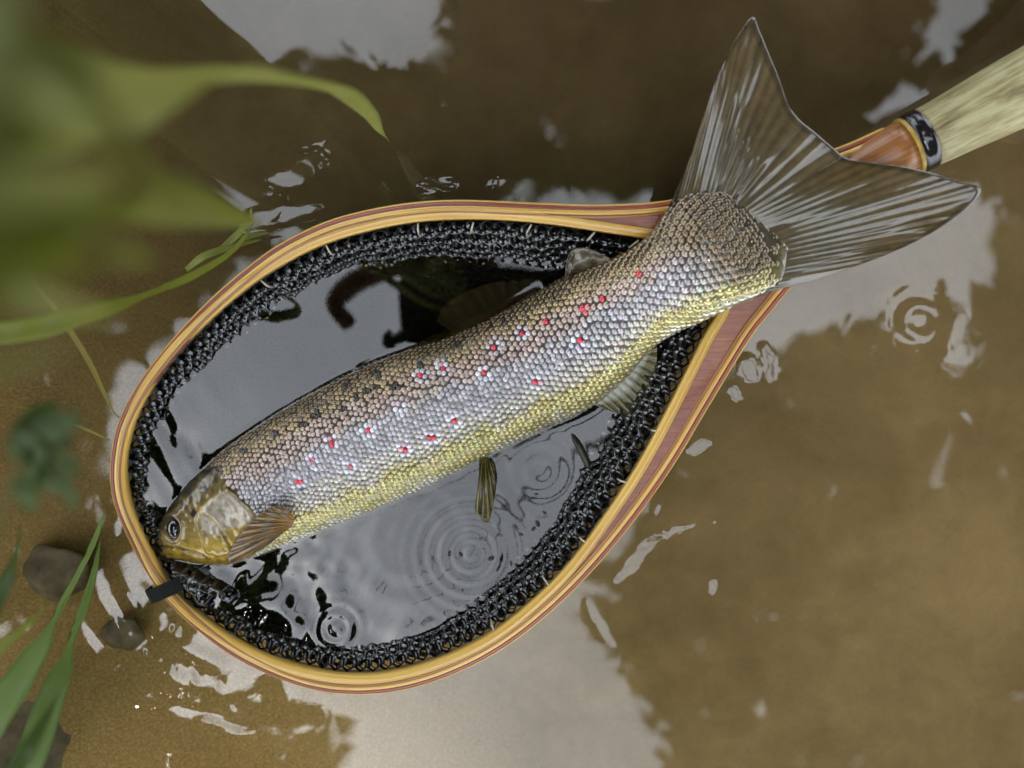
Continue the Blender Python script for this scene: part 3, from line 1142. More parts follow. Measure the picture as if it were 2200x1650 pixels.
# scales: small domes packed over the flank
def make_scales():
    verts, faces, cols = [], [], []
    spx = [(0, 9.5), (4, 10.2), (6, 10.8), (9, 11.8), (12, 12.8), (14, 14.2), (16, 16.0), (18, 15.5), (19.5, 12.5), (21, 10.0)]
    xs_, gs_ = zip(*spx)
    # arc length along the spine
    sd_ = np.linspace(3.2, NST - 1.02, 3000)
    mid = (cat_at(Dw, sd_) + cat_at(Vw, sd_)) / 2
    Ls = np.r_[0, np.cumsum(np.linalg.norm(np.diff(mid, axis=0), axis=1))]
    pos, col = 0.0, 0
    table = np.linspace(-0.75, math.pi + 0.55, 400)
    while pos < Ls[-1]:
        s = float(np.interp(pos, Ls, sd_))
        gsp = float(np.interp(s, xs_, gs_)) * S
        pts = body_pt(np.full(400, s), table)
        arc = np.r_[0, np.cumsum(np.linalg.norm(np.diff(pts, axis=0), axis=1))]
        a0 = np.interp(math.pi / 2, table, arc)
        nmax = int(arc[-1] / gsp) + 2
        j = np.arange(-nmax, nmax + 1) + 0.5 * (col % 2)
        av_ = a0 + j * gsp
        av_ = av_[(av_ > 0) & (av_ < arc[-1])]
        ph = np.interp(av_, arc, table)
        n = len(ph)
        if n:
            sarr = np.full(n, s) + RNG.normal(0, 0.012, n)
            ph = ph + RNG.normal(0, 0.012, n)
            p = body_pt(sarr, ph)
            nr, tg = body_nrm(sarr, ph)
            q = Q(p)
            hd_ = in_poly(q, head_poly) | (q[:, 0] < 452)
            ks = np.cos(ph)
            cl = spots(fish_col(sarr, ph, q), q)
            jit = RNG.uniform(0.72, 1.2, (n, 1))
            tint = 1 + RNG.normal(0, 0.028, (n, 3))
            cl = np.clip(cl * jit * tint * 1.25, 0.004, 0.92)
            for i in range(n):
                if hd_[i]:
                    continue
                fade = float(sstep(19.5, 21.0, s + 0.25 * math.sin(ph[i] * 5)))
                if random.random() < fade * 0.6:
                    continue
                t_, n_ = tg[i], nr[i]
                b_ = np.cross(n_, t_)
                rb = gsp * 0.55
                rl = gsp * 0.58
                small = 0.85 if ks[i] < -0.7 else 1.0
                h = gsp * 0.33 * (0.55 if ks[i] < -0.6 else 1.0) * random.uniform(0.85, 1.15) * (1 - 0.6 * fade)
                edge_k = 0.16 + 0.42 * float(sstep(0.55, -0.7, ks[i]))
                tl = random.uniform(-0.10, 0.16)
                base = len(verts)
                verts.append(p[i] + n_ * h); cols.append(cl[i])
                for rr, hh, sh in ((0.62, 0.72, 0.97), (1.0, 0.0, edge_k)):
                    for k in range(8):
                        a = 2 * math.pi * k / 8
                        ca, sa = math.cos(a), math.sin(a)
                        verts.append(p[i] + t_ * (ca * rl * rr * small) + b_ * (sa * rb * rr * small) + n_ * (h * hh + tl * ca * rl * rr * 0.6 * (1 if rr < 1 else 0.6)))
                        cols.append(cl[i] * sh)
                for k in range(8):
                    k2 = (k + 1) % 8
                    faces.append((base, base + 1 + k, base + 1 + k2))
                    faces.append((base + 1 + k, base + 9 + k, base + 9 + k2, base + 1 + k2))
        pos += gsp * 0.88
        col += 1
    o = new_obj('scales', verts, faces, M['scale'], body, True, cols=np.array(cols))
    o['kind'] = 'stuff'
    return o


make_scales()

# eye
def uv_ball(name, c, r, mat, parent, nrm=(0, 0, 1), sx=1, sy=1, sz=1, rot=0.0, a0=0.0, a1=math.pi, nu=32, nv=18):
    verts, faces = [], []
    z = Vector(nrm).normalized()
    x = z.cross(Vector((0, 1, 0))).normalized() if abs(z.y) < 0.9 else Vector((1, 0, 0))
    y = z.cross(x)
    for i in range(nv + 1):
        th = a0 + (a1 - a0) * i / nv
        for j in range(nu):
            ph = 2 * math.pi * j / nu
            lx, ly, lz = math.sin(th) * math.cos(ph) * sx, math.sin(th) * math.sin(ph) * sy, math.cos(th) * sz
            rx, ry = lx * math.cos(rot) - ly * math.sin(rot), lx * math.sin(rot) + ly * math.cos(rot)
            v = x * rx + y * ry + z * lz
            verts.append((c[0] + v.x * r, c[1] + v.y * r, c[2] + v.z * r))
    for i in range(nv):
        for j in range(nu):
            j2 = (j + 1) % nu
            faces.append((i * nu + j, (i + 1) * nu + j, (i + 1) * nu + j2, i * nu + j2))
    return new_obj(name, verts, faces, mat, parent, True)


near_eye = np.argmin(np.hypot(bpx[:, 0] - ex, bpx[:, 1] - ey) + np.where(up_side, 0, 1e6))
ep, en = bp[near_eye], bn[near_eye]
eye = uv_ball('eye', ep - en * 0.0002, 0.0043, M['iris'], body, tuple(en), 0.95, 1.22, 0.80, R(18))
uv_ball('pupil', ep - en * 0.00002, 0.0043, M['eye'], eye, tuple(en), 0.95, 1.22, 0.82, R(18), 0.0, R(70))

# fins: fan-shaped sheets with corrugated rays and real thickness
def fan_fin(name, base, edge, rays, zbase, zedge, colf, mat, amp, nr=26, thick=0.0006, wave=None, seed=0, sub=7, parent=trout):
    """base, edge: px polylines from one side of the fin to the other; rays run base -> edge."""
    n = rays * sub + 1
    B = resample(catmull(base, 200), n)
    E = resample(catmull(edge, 300), n)
    zb = np.interp(np.linspace(0, 1, n), np.linspace(0, 1, len(zbase)), zbase)
    ze = np.interp(np.linspace(0, 1, n), np.linspace(0, 1, len(zedge)), zedge)
    verts, cols = [], []
    for side in (1, -1):
        for i in range(n):
            ray = 0.5 + 0.5 * math.cos(2 * math.pi * i / sub)
            e = i / (n - 1)
            for j in range(nr + 1):
                f = j / nr
                q = B[i] * (1 - f) + E[i] * f
                z = zb[i] * (1 - f) + ze[i] * f
                ff = f
                z += amp * (ray - 0.5) * min(1, f * 4 + 0.15)
                if wave:
                    z += wave(e, f)
                w = P(q[0], q[1], z)
                w[2] += side * thick * 0.5
                verts.append(w)
                cols.append(np.clip(colf(e, f, ray, q), 0, 1))
    m = nr + 1
    faces = []
    off = n * m
    for i in range(n - 1):
        for j in range(nr):
            a = i * m + j
            faces.append((a, a + m, a + m + 1, a + 1))
            faces.append((off + a, off + a + 1, off + a + m + 1, off + a + m))
    for j in range(nr):
        faces.append((j, j + 1, off + j + 1, off + j))
        a = (n - 1) * m + j
        faces.append((a + 1, a, off + a, off + a + 1))
    for i in range(n - 1):
        a = i * m + nr
        faces.append((a, a + m, off + a + m, off + a))
        a = i * m
        faces.append((a + m, a, off + a, off + a + m))
    return new_obj(name, verts, faces, mat, parent, True, cols=np.array(cols))


def nz1(x, y, s=0):
    return mnoise.noise(Vector((x, y, s)))


def tail_col(e, f, ray, q):
    c = np.array([0.075, 0.050, 0.018])
    c2 = np.array([0.145, 0.100, 0.042])
    t = 0.5 + 0.5 * nz1(e * 40, f * 3, 3)
    c = c * (1 - t) + c2 * t
    c = c * (0.72 + 0.42 * ray)
    grn = np.array([0.070, 0.070, 0.046])
    g_ = max(0, 1 - abs(f - 0.3) * 2.5)
    c = c * (1 - 0.5 * g_) + grn * 0.5 * g_
    ed = min(e, 1 - e)
    c = c * (0.55 + 0.45 * min(1, ed * 12))
    if f > 0.93:
        c = c * 0.6
    return c


def wet_(e, f):
    a = math.exp(-((e - 0.36) / 0.10) ** 2 - ((f - 0.34) / 0.20) ** 2)
    b = math.exp(-((e - 0.78) / 0.05) ** 2 - ((f - 0.82) / 0.14) ** 2)
    c = math.exp(-((e - 0.96) / 0.03) ** 2 - ((f - 0.35) / 0.35) ** 2)
    return 0.03 + a + 0.8 * b + 0.6 * c


def tail_wave(e, f):
    return 0.0010 * f * math.sin(e * 9.5 + 0.6) + 0.0004 * f * math.sin(e * 29 + f * 2) + 0.0007 * nz1(e * 13, f * 1.6, 9) * f + 0.0010 * nz1(e * 60, f * 1.0, 4) * wet_(e, f)


tail_base = [(1405, 512), (1440, 480), (1490, 452), (1545, 440), (1600, 455), (1640, 490), (1655, 535), (1645, 585), (1600, 640)]
tail_edge = [(1440, 438), (1478, 352), (1505, 268), (1535, 180), (1565, 112), (1595, 62), (1618, 36), (1630, 62), (1650, 112), (1672, 165), (1692, 222), (1716, 256),
             (1750, 284), (1785, 314), (1820, 340), (1880, 350), (1950, 360), (2010, 374), (2062, 390), (2106, 405), (2085, 440), (2022, 488), (1940, 532), (1850, 568), (1760, 598), (1690, 618)]
fan_fin('tail_fin', tail_base, tail_edge, 44, [0.043, 0.0505, 0.0538, 0.0556, 0.0558, 0.0553, 0.0536, 0.0515, 0.047], [0.0500, 0.0535, 0.0572, 0.0574, 0.0564, 0.0562, 0.0572, 0.0582, 0.0574, 0.0548, 0.0500],
        tail_col, M['fin'], 0.00006, nr=40, wave=tail_wave)


def pect_col(e, f, ray, q):
    c = np.array([0.20, 0.105, 0.022]); d = np.array([0.075, 0.045, 0.014])
    t = min(1, max(0, 0.35 + 0.9 * nz1(e * 16, f * 3, 5) + (ray - 0.5) * 0.7 + (f - 0.5) * 0.5))
    c = c * (1 - t) + d * t
    o = np.array([0.34, 0.15, 0.02])
    k = max(0, 1 - f * 2.2) * max(0, 1 - e * 1.5)
    return c * (1 - k) + o * k


pect_base = [(632, 1110), (630, 1124), (622, 1136), (606, 1146)]
pect_edge = [(612, 1087), (595, 1086), (578, 1092), (556, 1106), (532, 1128), (512, 1152), (497, 1176), (488, 1198), (490, 1210), (504, 1211), (524, 1204), (548, 1190), (576, 1172)]
fan_fin('pectoral_fin', pect_base, pect_edge, 13, [0.013, 0.013, 0.012, 0.010], [0.0195, 0.0185, 0.0165, 0.013, 0.010, 0.008, 0.006], pect_col, M['fin_thin'], 0.0009, nr=22,
        wave=lambda e, f: 0.003 * math.sin(f * 3.1))


def olive_col(e, f, ray, q):
    c = np.array([0.115, 0.095, 0.022]) * (0.65 + 0.55 * ray)
    return c * (0.8 + 0.4 * nz1(e * 8, f * 5, 2))


fan_fin('pelvic_fin', [(1030, 985), (1040, 980), (1052, 986)], [(1030, 1030), (1020, 1095), (1032, 1112), (1048, 1122), (1056, 1100), (1064, 1060), (1068, 1030), (1064, 1005)], 6,
        [0.000, 0.001, 0.001], [0.003, 0.006, 0.005, 0.002], olive_col, M['fin_thin'], 0.0012, nr=16, wave=lambda e, f: 0.003 * math.sin(f * 3.1))


def anal_col(e, f, ray, q):
    c = np.array([0.15, 0.135, 0.045]) * (0.55 + 0.65 * ray)
    p_ = np.array([0.42, 0.42, 0.33])
    t = max(0, min(1, (0.38 - f) * 6))
    return c * (1 - t) + p_ * t


fan_fin('anal_fin', [(1395, 752), (1360, 790), (1320, 828), (1275, 868)], [(1412, 746), (1410, 800), (1404, 850), (1396, 890), (1368, 900), (1345, 893), (1300, 880)], 11,
        [0.016, 0.010, 0.005, 0.0], [0.018, 0.014, 0.010, 0.006, 0.001], anal_col, M['fin_thin'], 0.0011, nr=18)


def adi_col(e, f, ray, q):
    c = np.array([0.06, 0.046, 0.024])
    p_ = np.array([0.17, 0.145, 0.10])
    t = min(1, max(0, 0.5 + 1.2 * nz1(e * 3, f * 3, 8)))
    return c * (1 - t) + p_ * t


fan_fin('adipose_fin', [(1222, 604), (1250, 590), (1285, 578), (1315, 566)], [(1214, 592), (1216, 566), (1226, 540), (1252, 532), (1280, 540), (1312, 556)], 4,
        [0.012, 0.015, 0.019, 0.023], [0.016, 0.020, 0.024, 0.026], adi_col, M['fin_thin'], 0.0008, nr=14, thick=0.0010, wave=lambda e, f: 0.0016 * math.sin(f * 3.1) + 0.0018 * nz1(e * 4, f * 3, 1))


def dors_col(e, f, ray, q):
    return np.array([0.05, 0.042, 0.022]) * (0.6 + 0.7 * ray)


fan_fin('dorsal_fin', [(985, 722), (1050, 692), (1110, 662), (1165, 632)], [(935, 690), (960, 650), (1020, 618), (1090, 600), (1150, 598), (1185, 612)], 10,
        [-0.010, -0.009, -0.007, -0.004], [-0.016, -0.016, -0.014, -0.008], dors_col, M['fin_thin'], 0.0008, nr=14)

# ------------------------------------------------------------------ grass and other plants on the bank
def blade(parent, pts, width, mat, n=36, fold=0.28, tip=0.0, name='blade', base=0.6):
    """pts: (px,py,z); a folded leaf with a rib, tapering to a point, with thickness."""
    w = np.array([P(*p) for p in pts])
    c = resample(catmull(w, 160), n)
    t = np.gradient(c, axis=0)
    t /= np.linalg.norm(t, axis=1)[:, None]
    verts, faces = [], []
    for k in range(n):
        f = k / (n - 1)
        wd = width * 0.5 * (base + (1 - base) * min(1, f * 3)) * (1 - f ** 2.6) ** 0.8 + 0.0002
        side = np.cross(t[k], (0, 0, 1.0))
        if np.linalg.norm(side) < 1e-4:
            side = np.array([1.0, 0, 0])
        side /= np.linalg.norm(side)
        up = np.cross(side, t[k])
        for u, h in ((-1, fold), (-0.55, fold * 0.42), (0, -0.02), (0.55, fold * 0.42), (1, fold), (0.55, fold * 0.42 - 0.06), (0, -0.14), (-0.55, fold * 0.42 - 0.06)):
            verts.append(c[k] + side * u * wd + up * h * wd)
    for k in range(n - 1):
        for j in range(8):
            j2 = (j + 1) % 8
            faces.append((k * 8 + j, k * 8 + j2, k * 8 + 8 + j2, k * 8 + 8 + j))
    faces.append(tuple(range(7, -1, -1)))
    faces.append(tuple((n - 1) * 8 + j for j in range(8)))
    return new_obj(name, verts, faces, mat, parent, True)


g1 = empty('grass_clump', P(-330, 330, 0.0), 'broad blurred green grass blades arching over the hoop from the bank', 'grass')
for pts, w, m_ in [
    ([(-420, -420, 0.08), (-330, -60, 0.28), (-60, 240, 0.335), (280, 195, 0.315), (530, 165, 0.25), (715, 195, 0.16), (798, 252, 0.07), (838, 306, 0.004)], 0.0200, 'grass_pale'),
    ([(-300, -520, 0.10), (-240, -160, 0.31), (-60, 110, 0.37), (150, 220, 0.37), (330, 360, 0.34), (450, 490, 0.28)], 0.0190, 'grass'),
    ([(-420, -480, 0.10), (-380, 60, 0.31), (-120, 430, 0.37), (150, 450, 0.365), (380, 440, 0.32), (560, 480, 0.22)], 0.0170, 'grass'),
    ([(-200, -560, 0.10), (-160, -260, 0.32), (-30, -60, 0.385), (70, 120, 0.39), (90, 330, 0.38)], 0.0170, 'grass'),
    ([(-300, -480, 0.10), (-260, -60, 0.32), (-120, 220, 0.38), (70, 340, 0.385), (190, 500, 0.365)], 0.0160, 'grass'),
    ([(-520, 330, 0.04), (-330, 620, 0.10), (-40, 712, 0.17), (200, 672, 0.15), (380, 610, 0.08), (500, 540, 0.035), (545, 478, 0.012)], 0.0085, 'grass'),
    ([(-420, -300, 0.10), (-360, 260, 0.33), (-160, 560, 0.37), (80, 640, 0.37), (260, 690, 0.35)], 0.0150, 'grass_pale'),
    ([(-380, -460, 0.10), (-320, -120, 0.33), (-140, 330, 0.385), (60, 420, 0.39), (230, 380, 0.38), (330, 300, 0.36)], 0.0150, 'grass_pale'),
    ([(-460, -260, 0.10), (-420, 180, 0.33), (-180, 560, 0.38), (40, 570, 0.385), (220, 540, 0.37), (340, 560, 0.34)], 0.0120, 'grass'),
    ([(-260, -540, 0.10), (-220, -200, 0.33), (0, 140, 0.39), (230, 270, 0.38), (340, 420, 0.36)], 0.0130, 'grass_pale'),
    ([(-460, -200, 0.10), (-420, 420, 0.33), (-200, 740, 0.37), (20, 800, 0.38), (160, 740, 0.375)], 0.0120, 'grass_pale'),
]:
    blade(g1, pts, w, M[m_])
g2 = empty('grass_clump', P(-60, 1800, 0.0), 'two sharp green grass blades standing in the shallows beside the strap', 'grass')
for pts, w, m_ in [
    ([(-160, 1820, 0.02), (-40, 1590, 0.13), (70, 1420, 0.12), (145, 1285, 0.075), (195, 1185, 0.035), (227, 1095, 0.006)], 0.0140, 'grass_fresh'),
    ([(-60, 1850, 0.02), (40, 1690, 0.12), (120, 1480, 0.115), (172, 1340, 0.075), (202, 1240, 0.045), (216, 1160, 0.022)], 0.0140, 'grass_fresh'),
    ([(-160, 1850, 0.02), (-20, 1720, 0.20), (90, 1560, 0.20), (150, 1440, 0.17)], 0.0110, 'grass_dark'),
]:
    blade(g2, pts, w, M[m_])
g3 = empty('grass_clump', P(-200, 1350, 0.0), 'dark blurred grass leaves at the water edge', 'grass')
for pts, w, m_ in [
    ([(-200, 1420, 0.02), (-120, 1420, 0.15), (-30, 1330, 0.19), (30, 1210, 0.18), (45, 1120, 0.15)], 0.0110, 'grass_dark'),
    ([(-180, 1440, 0.02), (-80, 1440, 0.16), (40, 1360, 0.18), (110, 1290, 0.16)], 0.0080, 'grass'),
]:
    blade(g3, pts, w, M[m_])
g4 = empty('straw_stalk', P(60, 560, 0.0), 'yellowed dead grass stalks bent against the hoop', 'grass')
for pts, w in [([(40, 560, 0.16), (120, 660, 0.12), (190, 770, 0.07), (242, 880, 0.02), (262, 900, 0.004)], 0.0042), ([(-60, 860, 0.12), (80, 880, 0.07), (170, 915, 0.03), (238, 946, 0.004)], 0.0036)]:
    blade(g4, pts, w, M['grass_yellow'], name='stalk')
g5 = empty('leafy_plant', P(-220, 1560, 0.0), 'dark green leafy water plant by the hoop', 'plant')
blade(g5, [(-220, 1560, 0.0), (-90, 1330, 0.16), (10, 1110, 0.26), (20, 985, 0.276), (110, 900, 0.28)], 0.0016, M['grass_dark'], n=20, name='stem')
for i in range(16):
    f = i / 15
    cx, cy = 110 + random.uniform(-60, 60), 880 + 200 * f + random.uniform(-15, 15)
    a = random.uniform(0, 6.28)
    z = random.uniform(0.262, 0.29)
    L = random.uniform(25, 45)
    blade(g5, [(20 + 70 * f, 985 + 15 * f, 0.276), (cx - L * 0.5 * math.cos(a), cy - L * 0.5 * math.sin(a), z), (cx + L * math.cos(a), cy + L * math.sin(a), z - 0.004)], random.uniform(0.004, 0.0065), M['grass_dark'], n=12, name='leaf', base=0.2)
g6 = empty('water_weed', P(520, 510, 0.0), 'bright green sprig of weed touching the outside of the hoop', 'plant')
for pts, w in [([(470, 540, 0.004), (510, 505, 0.012), (536, 470, 0.024), (540, 445, 0.03)], 0.0035), ([(470, 540, 0.004), (530, 510, 0.01), (580, 500, 0.012)], 0.003), ([(400, 580, 0.006), (440, 550, 0.014), (500, 530, 0.012), (560, 515, 0.006)], 0.0035)]:
    blade(g6, pts, w, M['grass'], n=18, name='leaf')


# stones on the bank and dark marks on the water in the net
def stone(px, py, z, r, label, sq=0.55, seed=0):
    c = P(px, py, z)
    verts, faces = [], []
    nu, nv = 28, 16
    for i in range(nv + 1):
        th = math.pi * i / nv
        for j in range(nu):
            ph = 2 * math.pi * j / nu
            d = Vector((math.sin(th) * math.cos(ph), math.sin(th) * math.sin(ph), math.cos(th)))
            k = 1 + 0.28 * mnoise.noise(d * 1.3 + Vector((seed, 0, 0))) + 0.08 * mnoise.noise(d * 4 + Vector((seed, 3, 0)))
            verts.append((c[0] + d.x * r * k * 1.2, c[1] + d.y * r * k, c[2] + d.z * r * k * sq))
    for i in range(nv):
        for j in range(nu):
            j2 = (j + 1) % nu
            faces.append((i * nu + j, (i + 1) * nu + j, (i + 1) * nu + j2, i * nu + j2))
    o = new_obj('stone', verts, faces, M['stone'], None, True)
    return tag(o, label, 'stone')


stone(120, 1230, -0.016, 0.014, 'grey wet stone in the shallows behind the two sharp grass blades', seed=1)
stone(262, 1362, -0.026, 0.009, 'dark stone under the water at the foot of the two sharp grass blades', seed=2)
stone(60, 1580, -0.03, 0.026, 'large grey stone in the corner beneath the grass blades', seed=6)


def bar(name, pts, rads, mat, label, cat, seed):
    o = lathe_path(name, pts, rads, mat, None, 12, seed)
    return tag(o, label, cat)


bar('dark_mark', [P(1222, 920, -0.002), P(1245, 960, 0.0005), P(1264, 1000, 0.0005), P(1276, 1032, -0.001)], [0.0012, 0.0019, 0.0019, 0.0012], M['dark_mark'], 'dark water reflection built as a thin bar between the fish belly and the mesh', 'dark_mark', 1)  # dark reflection on the water, modelled as a solid bar
for k, (px, py, r) in enumerate([(1170, 1102, 5), (1155, 1125, 8), (1146, 1136, 6), (1120, 1148, 5), (1055, 1200, 8), (965, 1190, 6), (990, 1192, 6), (1098, 1210, 5), (1152, 1062, 4)]):  # small flat dark specks set at the water surface
    a = random.uniform(0, 3)
    d = np.array([math.cos(a), math.sin(a), 0]) * r * S
    c = P(px, py, 0.0003)
    o = lathe_path('dark_speck', [c - d, c - d * 0.4, c + d * 0.5, c + d], [0.0002, r * S * 0.55, r * S * 0.5, 0.0002], M['dark_mark'], None, 8, k, flat=0.35)
    tag(o, 'tiny dark speck on the water inside the net below the fish', 'dark_speck', 'specks on the water in the net')

# ------------------------------------------------------------------ unseen trees added to block side sky, crowns shaped for the water's reflections
SKY = [  # openings left in the added crowns so the water mirrors sky
    [(250, 1000), (270, 820), (450, 640), (680, 530), (1000, 480), (1400, 455), (1600, 560), (1750, 540), (2090, 420), (2112, 540), (2060, 640), (1900, 700), (1720, 740), (1640, 800), (1560, 760),
     (1350, 1030), (1190, 1290), (1240, 1340), (1380, 1560), (1430, 1750), (1480, 2300), (700, 2300), (780, 1650), (770, 1500), (640, 1470), (420, 1390), (280, 1230)],
    [(380, -200), (960, -260), (930, 130), (890, 175), (830, 140), (740, 120), (640, 230), (560, 280), (430, 220)],
    [(560, 380), (690, 310), (720, 440), (600, 450), (470, 440)],
    [(1870, 275), (1930, 190), (1985, 150), (2015, 0), (2060, -260), (2200, -300), (2080, 0), (2020, 140), (2000, 215)],
]
MC = CAM * np.array([1, 1, -1])


def reflect_px(px, py, h):
    w = P(px, py, 0.0)
    d = w - MC
    return MC + d * ((h - MC[2]) / d[2])


def make_trees():
    roots = [((-5.2, 2.6), 'unseen leafy tree over the stream from the grassy bank, crown shaped to block sky', (-9e9, 500)),
             ((5.6, 3.6), 'unseen leafy tree over the stream from behind the net handle, crown shaped to block sky', (500, 9e9))]
    def scatter(N, l0, l1, h0, h1):
        x, y = RNG.uniform(-2600, 4900, N), RNG.uniform(-2600, 4200, N)
        L = RNG.uniform(l0, l1, N)
        keep = np.ones(N, bool)
        m = L * 0.45 * F / 5.5
        for poly in SKY:
            for dx, dy in ((0, 0), (1, 0), (-1, 0), (0, 1), (0, -1)):
                keep &= ~in_poly(np.stack([x + dx * m, y + dy * m], 1), poly)
        return np.stack([x, y, L, RNG.uniform(h0, h1, N)], 1)[keep]
    leaves = np.vstack([scatter(90000, 0.09, 0.18, 4.6, 5.5), scatter(60000, 0.28, 0.48, 5.4, 6.2)])
    ppx, ppy, LL, hts = leaves.T
    for (rx, ry), label, (x0, x1) in roots:
        t = empty('sky_blocking_tree', (rx, ry, 0.0), label, 'tree')
        # trunk and limbs
        tr = []
        for k in range(9):
            f = k / 8
            tr.append(np.array([rx * (1 - 0.32 * f * f), ry * (1 - 0.25 * f * f), -0.3 + 5.4 * f]))
        lathe_path('trunk', tr, np.linspace(0.22, 0.07, 9), M['bark'], t, 18, rx, wob=0.3)
        for k in range(6):
            a = tr[4 + k % 4]
            tx = RNG.uniform(x0 if x0 > -1e8 else -1300, x1 if x1 < 1e8 else 3600)
            ty = [-900, -500, 1300, 2700, -1300, 3000][k]
            ok = False
            b = reflect_px(tx, ty, 5.1)
            mm = (a + b) / 2 + np.array([0, 0, 0.35])
            lathe_path('limb', resample(catmull([a, mm, b], 30), 12), np.linspace(0.06, 0.012, 12), M['bark'], t, 10, k, wob=0.2)
        sel = (ppx >= x0) & (ppx < x1)
        vs, fs = [], []
        L = LL[sel]
        nrm = RNG.normal(0, 0.35, (sel.sum(), 3)); nrm[:, 2] += 1
        ang = RNG.uniform(0, 6.283, sel.sum())
        for (x, y, h, l_, nn, an) in zip(ppx[sel], ppy[sel], hts[sel], L, nrm, ang):
            c = reflect_px(x, y, h)
            n_ = nn / np.linalg.norm(nn)
            u = np.cross(n_, (math.cos(an), math.sin(an), 0.1)); u /= np.linalg.norm(u)
            v = np.cross(n_, u)
            b = len(vs)
            vs += [c - u * l_ * 0.5, c + v * l_ * 0.27 - u * l_ * 0.1, c + u * l_ * 0.5, c - v * l_ * 0.27 - u * l_ * 0.1]
            fs.append((b, b + 1, b + 2, b + 3))
        cr = new_obj('crown', vs, fs, M['canopy'], t, False)
        cr['kind'] = 'stuff'


make_trees()

# ------------------------------------------------------------------ phone and the angler who holds it and the net (outside the frame, mirrored in the water)
def make_phone():
    hz = CAM[2] + 0.010
    c = [reflect_px(x, y, hz) for x, y in ((850, 592), (1232, 570), (1242, 748), (862, 768))]
    o = (c[0] + c[1] + c[2] + c[3]) / 4
    ux = (c[1] + c[2] - c[0] - c[3]) / 2; L = np.linalg.norm(ux); ux /= L
    uy = (c[0] + c[1] - c[2] - c[3]) / 2; uy -= ux * (uy @ ux); W = np.linalg.norm(uy); uy /= W
    def slab(w, h, r, z0, z1, cx=0.0, cy=0.0):
        ring_ = []
        for qx, qy, a0 in ((1, 1, 0), (-1, 1, 90), (-1, -1, 180), (1, -1, 270)):
            for k in range(7):
                a = R(a0 + 15 * k)
                ring_.append((cx + qx * (w / 2 - r) + r * math.cos(a), cy + qy * (h / 2 - r) + r * math.sin(a)))
        n = len(ring_)
        vs = [o + ux * x + uy * y + np.array([0, 0, z]) for z in (z0, z1) for x, y in ring_]
        fs = [tuple(range(n))[::-1], tuple(range(n, 2 * n))] + [(i, (i + 1) % n, n + (i + 1) % n, n + i) for i in range(n)]
        return vs, fs
    t = empty('phone', o, 'dark phone held level above the fish', 'phone')
    v, f = slab(L, W, 0.010, 0.0, 0.008)
    case = new_obj('case', v, f, M['phone'], t, False)
    v, f = slab(L - 0.008, W - 0.008, 0.007, 0.008, 0.0085)
    new_obj('screen', v, f, M['collar'], t, False)
    return o, ux, uy, L, W


PH_O, PH_X, PH_Y, PH_L, PH_W = make_phone()


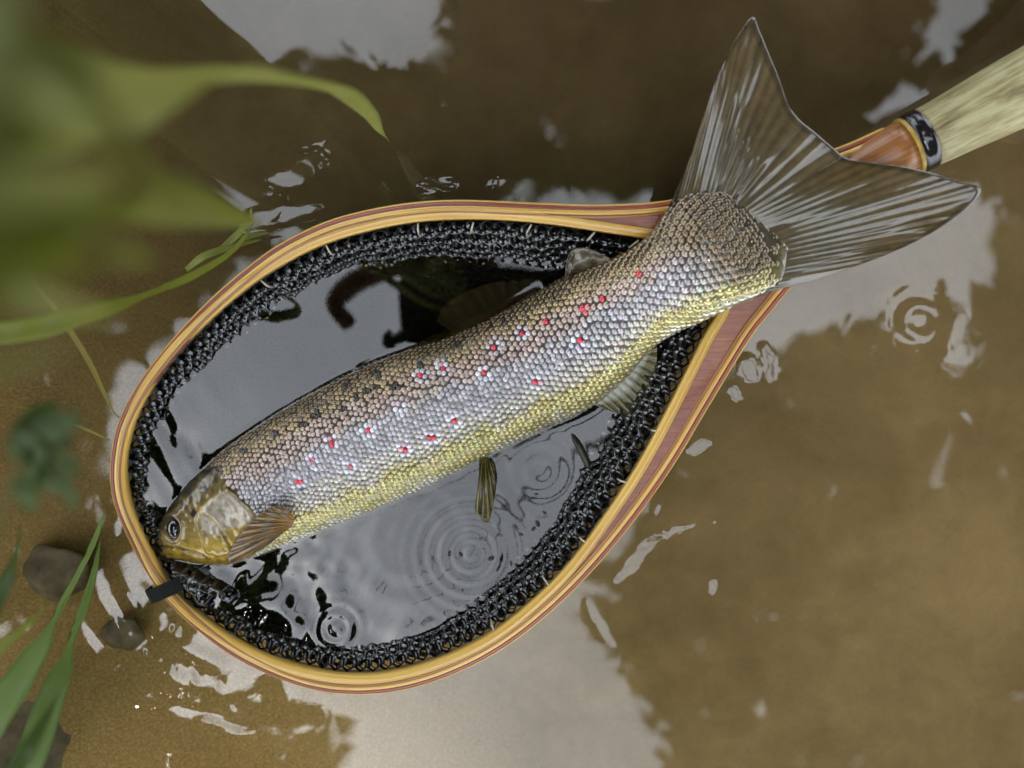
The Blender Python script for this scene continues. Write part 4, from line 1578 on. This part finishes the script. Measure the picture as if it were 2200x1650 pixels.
def make_person():
    V_, E_, Rd, part = [], [], [], []
    def v(p, r, pt='coat'):
        V_.append(tuple(float(q) for q in p)); Rd.append(r); part.append(pt); return len(V_) - 1
    def chain(start, pts, pt='coat'):
        k = start
        for p, r in pts:
            j = v(p, r, pt); E_.append((k, j)); k = j
        return k
    A = np.array
    pel = v((0.20, 1.02, 0.42), 0.15)
    belly = chain(pel, [((0.19, 0.96, 0.62), 0.145)])
    chest = chain(belly, [((0.17, 0.86, 0.84), 0.15)])
    neck0 = chain(chest, [((0.155, 0.75, 1.00), 0.07)])
    chain(neck0, [((0.15, 0.69, 1.06), 0.055, ), ((0.14, 0.63, 1.10), 0.085), ((0.13, 0.57, 1.12), 0.09), ((0.125, 0.52, 1.11), 0.06)], 'skin')
    for sx in (-1, 1):                       # crouching legs
        hip = chain(pel, [((0.20 + sx * 0.11, 1.00, 0.38), 0.10)])
        knee = chain(hip, [((0.20 + sx * 0.19, 0.62 + 0.10, 0.44), 0.075), ((0.20 + sx * 0.22, 0.66, 0.42), 0.068)])
        chain(knee, [((0.20 + sx * 0.20, 0.88, 0.10), 0.055), ((0.20 + sx * 0.20, 0.93, -0.04), 0.05), ((0.20 + sx * 0.21, 0.80, -0.07), 0.045)])
    # right arm with the phone
    sh = chain(chest, [((0.0, 0.80, 0.92), 0.075)])
    el = chain(sh, [((-0.03, 0.66, 0.80), 0.058), ((-0.02, 0.48, 0.66), 0.05)])
    edge = PH_O - PH_X * PH_L * 0.5
    wrist = chain(el, [((-0.01, 0.32, 0.60), 0.042), (tuple(PH_O + A([-0.01, 0.125, 0.060])), 0.028)])
    hand = chain(wrist, [(tuple(PH_O + A([-0.015, 0.085, 0.050])), 0.026), (tuple(PH_O + A([-0.02, 0.045, 0.040])), 0.026)], 'skin')
    for k, off in enumerate((-0.045, -0.024, -0.003, 0.018)):     # fingers folded over the far side of the phone
        b = PH_O + PH_X * off
        chain(hand, [(tuple(b + PH_Y * 0.030 + A([0, 0, 0.020])), 0.0095), (tuple(b + PH_Y * 0.002 + A([0, 0, 0.017])), 0.0085), (tuple(b - PH_Y * 0.024 + A([0, 0, 0.016])), 0.0075)], 'skin')
    tp = [reflect_px(x, y, CAM[2] + 0.012) for x, y in ((850, 560), (745, 602), (700, 640), (752, 692))]
    chain(hand, [(tuple(tp[0] + A([0, 0, 0.012])), 0.012), (tuple(tp[1]), 0.011), (tuple(tp[2]), 0.010), (tuple(tp[3]), 0.0075)], 'skin')
    # left arm with the net
    sh = chain(chest, [((0.35, 0.80, 0.90), 0.075)])
    el = chain(sh, [((0.47, 0.64, 0.66), 0.058), ((0.52, 0.48, 0.42), 0.05)])
    hp = hpts[-1] + (hpts[-1] - hpts[-2]) / np.linalg.norm(hpts[-1] - hpts[-2]) * -0.034
    wrist = chain(el, [((0.47, 0.34, 0.26), 0.042), (tuple(hp + A([0.075, 0.085, 0.060])), 0.028)])
    hand = chain(wrist, [(tuple(hp + A([0.040, 0.050, 0.045])), 0.026), (tuple(hp + A([0.012, 0.026, 0.034])), 0.024)], 'skin')
    d = hd / np.linalg.norm(hd); sd_ = np.cross(d, (0, 0, 1.0)); sd_ /= np.linalg.norm(sd_); up = np.cross(sd_, d)
    for k, off in enumerate((0.030, 0.010, -0.010, -0.030)):
        c_ = hp + d * off
        pts = []
        for a, r in ((75, 0.0105), (25, 0.0095), (-25, 0.0090), (-75, 0.0080)):
            pts.append((tuple(c_ + sd_ * math.cos(R(a)) * 0.0255 + up * math.sin(R(a)) * 0.0255), r))
        chain(hand, pts, 'skin')
    chain(hand, [(tuple(hp - d * 0.040 + up * 0.026 - sd_ * 0.014), 0.0115), (tuple(hp - d * 0.058 + up * 0.021 - sd_ * 0.020), 0.0095)], 'skin')
    me = bpy.data.meshes.new('person')
    me.from_pydata(V_, E_, [])
    o = bpy.data.objects.new('person_rig', me)
    scene.collection.objects.link(o)
    md = o.modifiers.new('skin', 'SKIN')
    for i, r_ in enumerate(Rd):
        o.data.skin_vertices[0].data[i].radius = (r_, r_)
        o.data.skin_vertices[0].data[i].use_root = (i == 0)
    sb = o.modifiers.new('sub', 'SUBSURF'); sb.levels = 2; sb.render_levels = 2
    dg = bpy.context.evaluated_depsgraph_get()
    m2 = bpy.data.meshes.new_from_object(o.evaluated_get(dg))
    bpy.data.objects.remove(o)
    p = bpy.data.objects.new('person', m2)
    scene.collection.objects.link(p)
    m2.materials.clear()
    m2.materials.append(plain('olive_jacket', (0.018, 0.02, 0.012), 0.8, nscale=90, bs=0.3))
    m2.materials.append(plain('hand_skin', (0.40, 0.20, 0.13), 0.45, nscale=120, namp=0.12, bs=0.15))
    VA = A(V_); isk = A([q == 'skin' for q in part])
    cen = A([tuple(f.center) for f in m2.polygons])
    nn = np.linalg.norm(cen[:, None] - VA[None], axis=2).argmin(1)
    m2.polygons.foreach_set('material_index', isk[nn].astype(int).tolist())
    m2.polygons.foreach_set('use_smooth', [True] * len(m2.polygons))
    tag(p, 'crouching person in a dark olive jacket holding the net handle and a phone', 'person')


make_person()
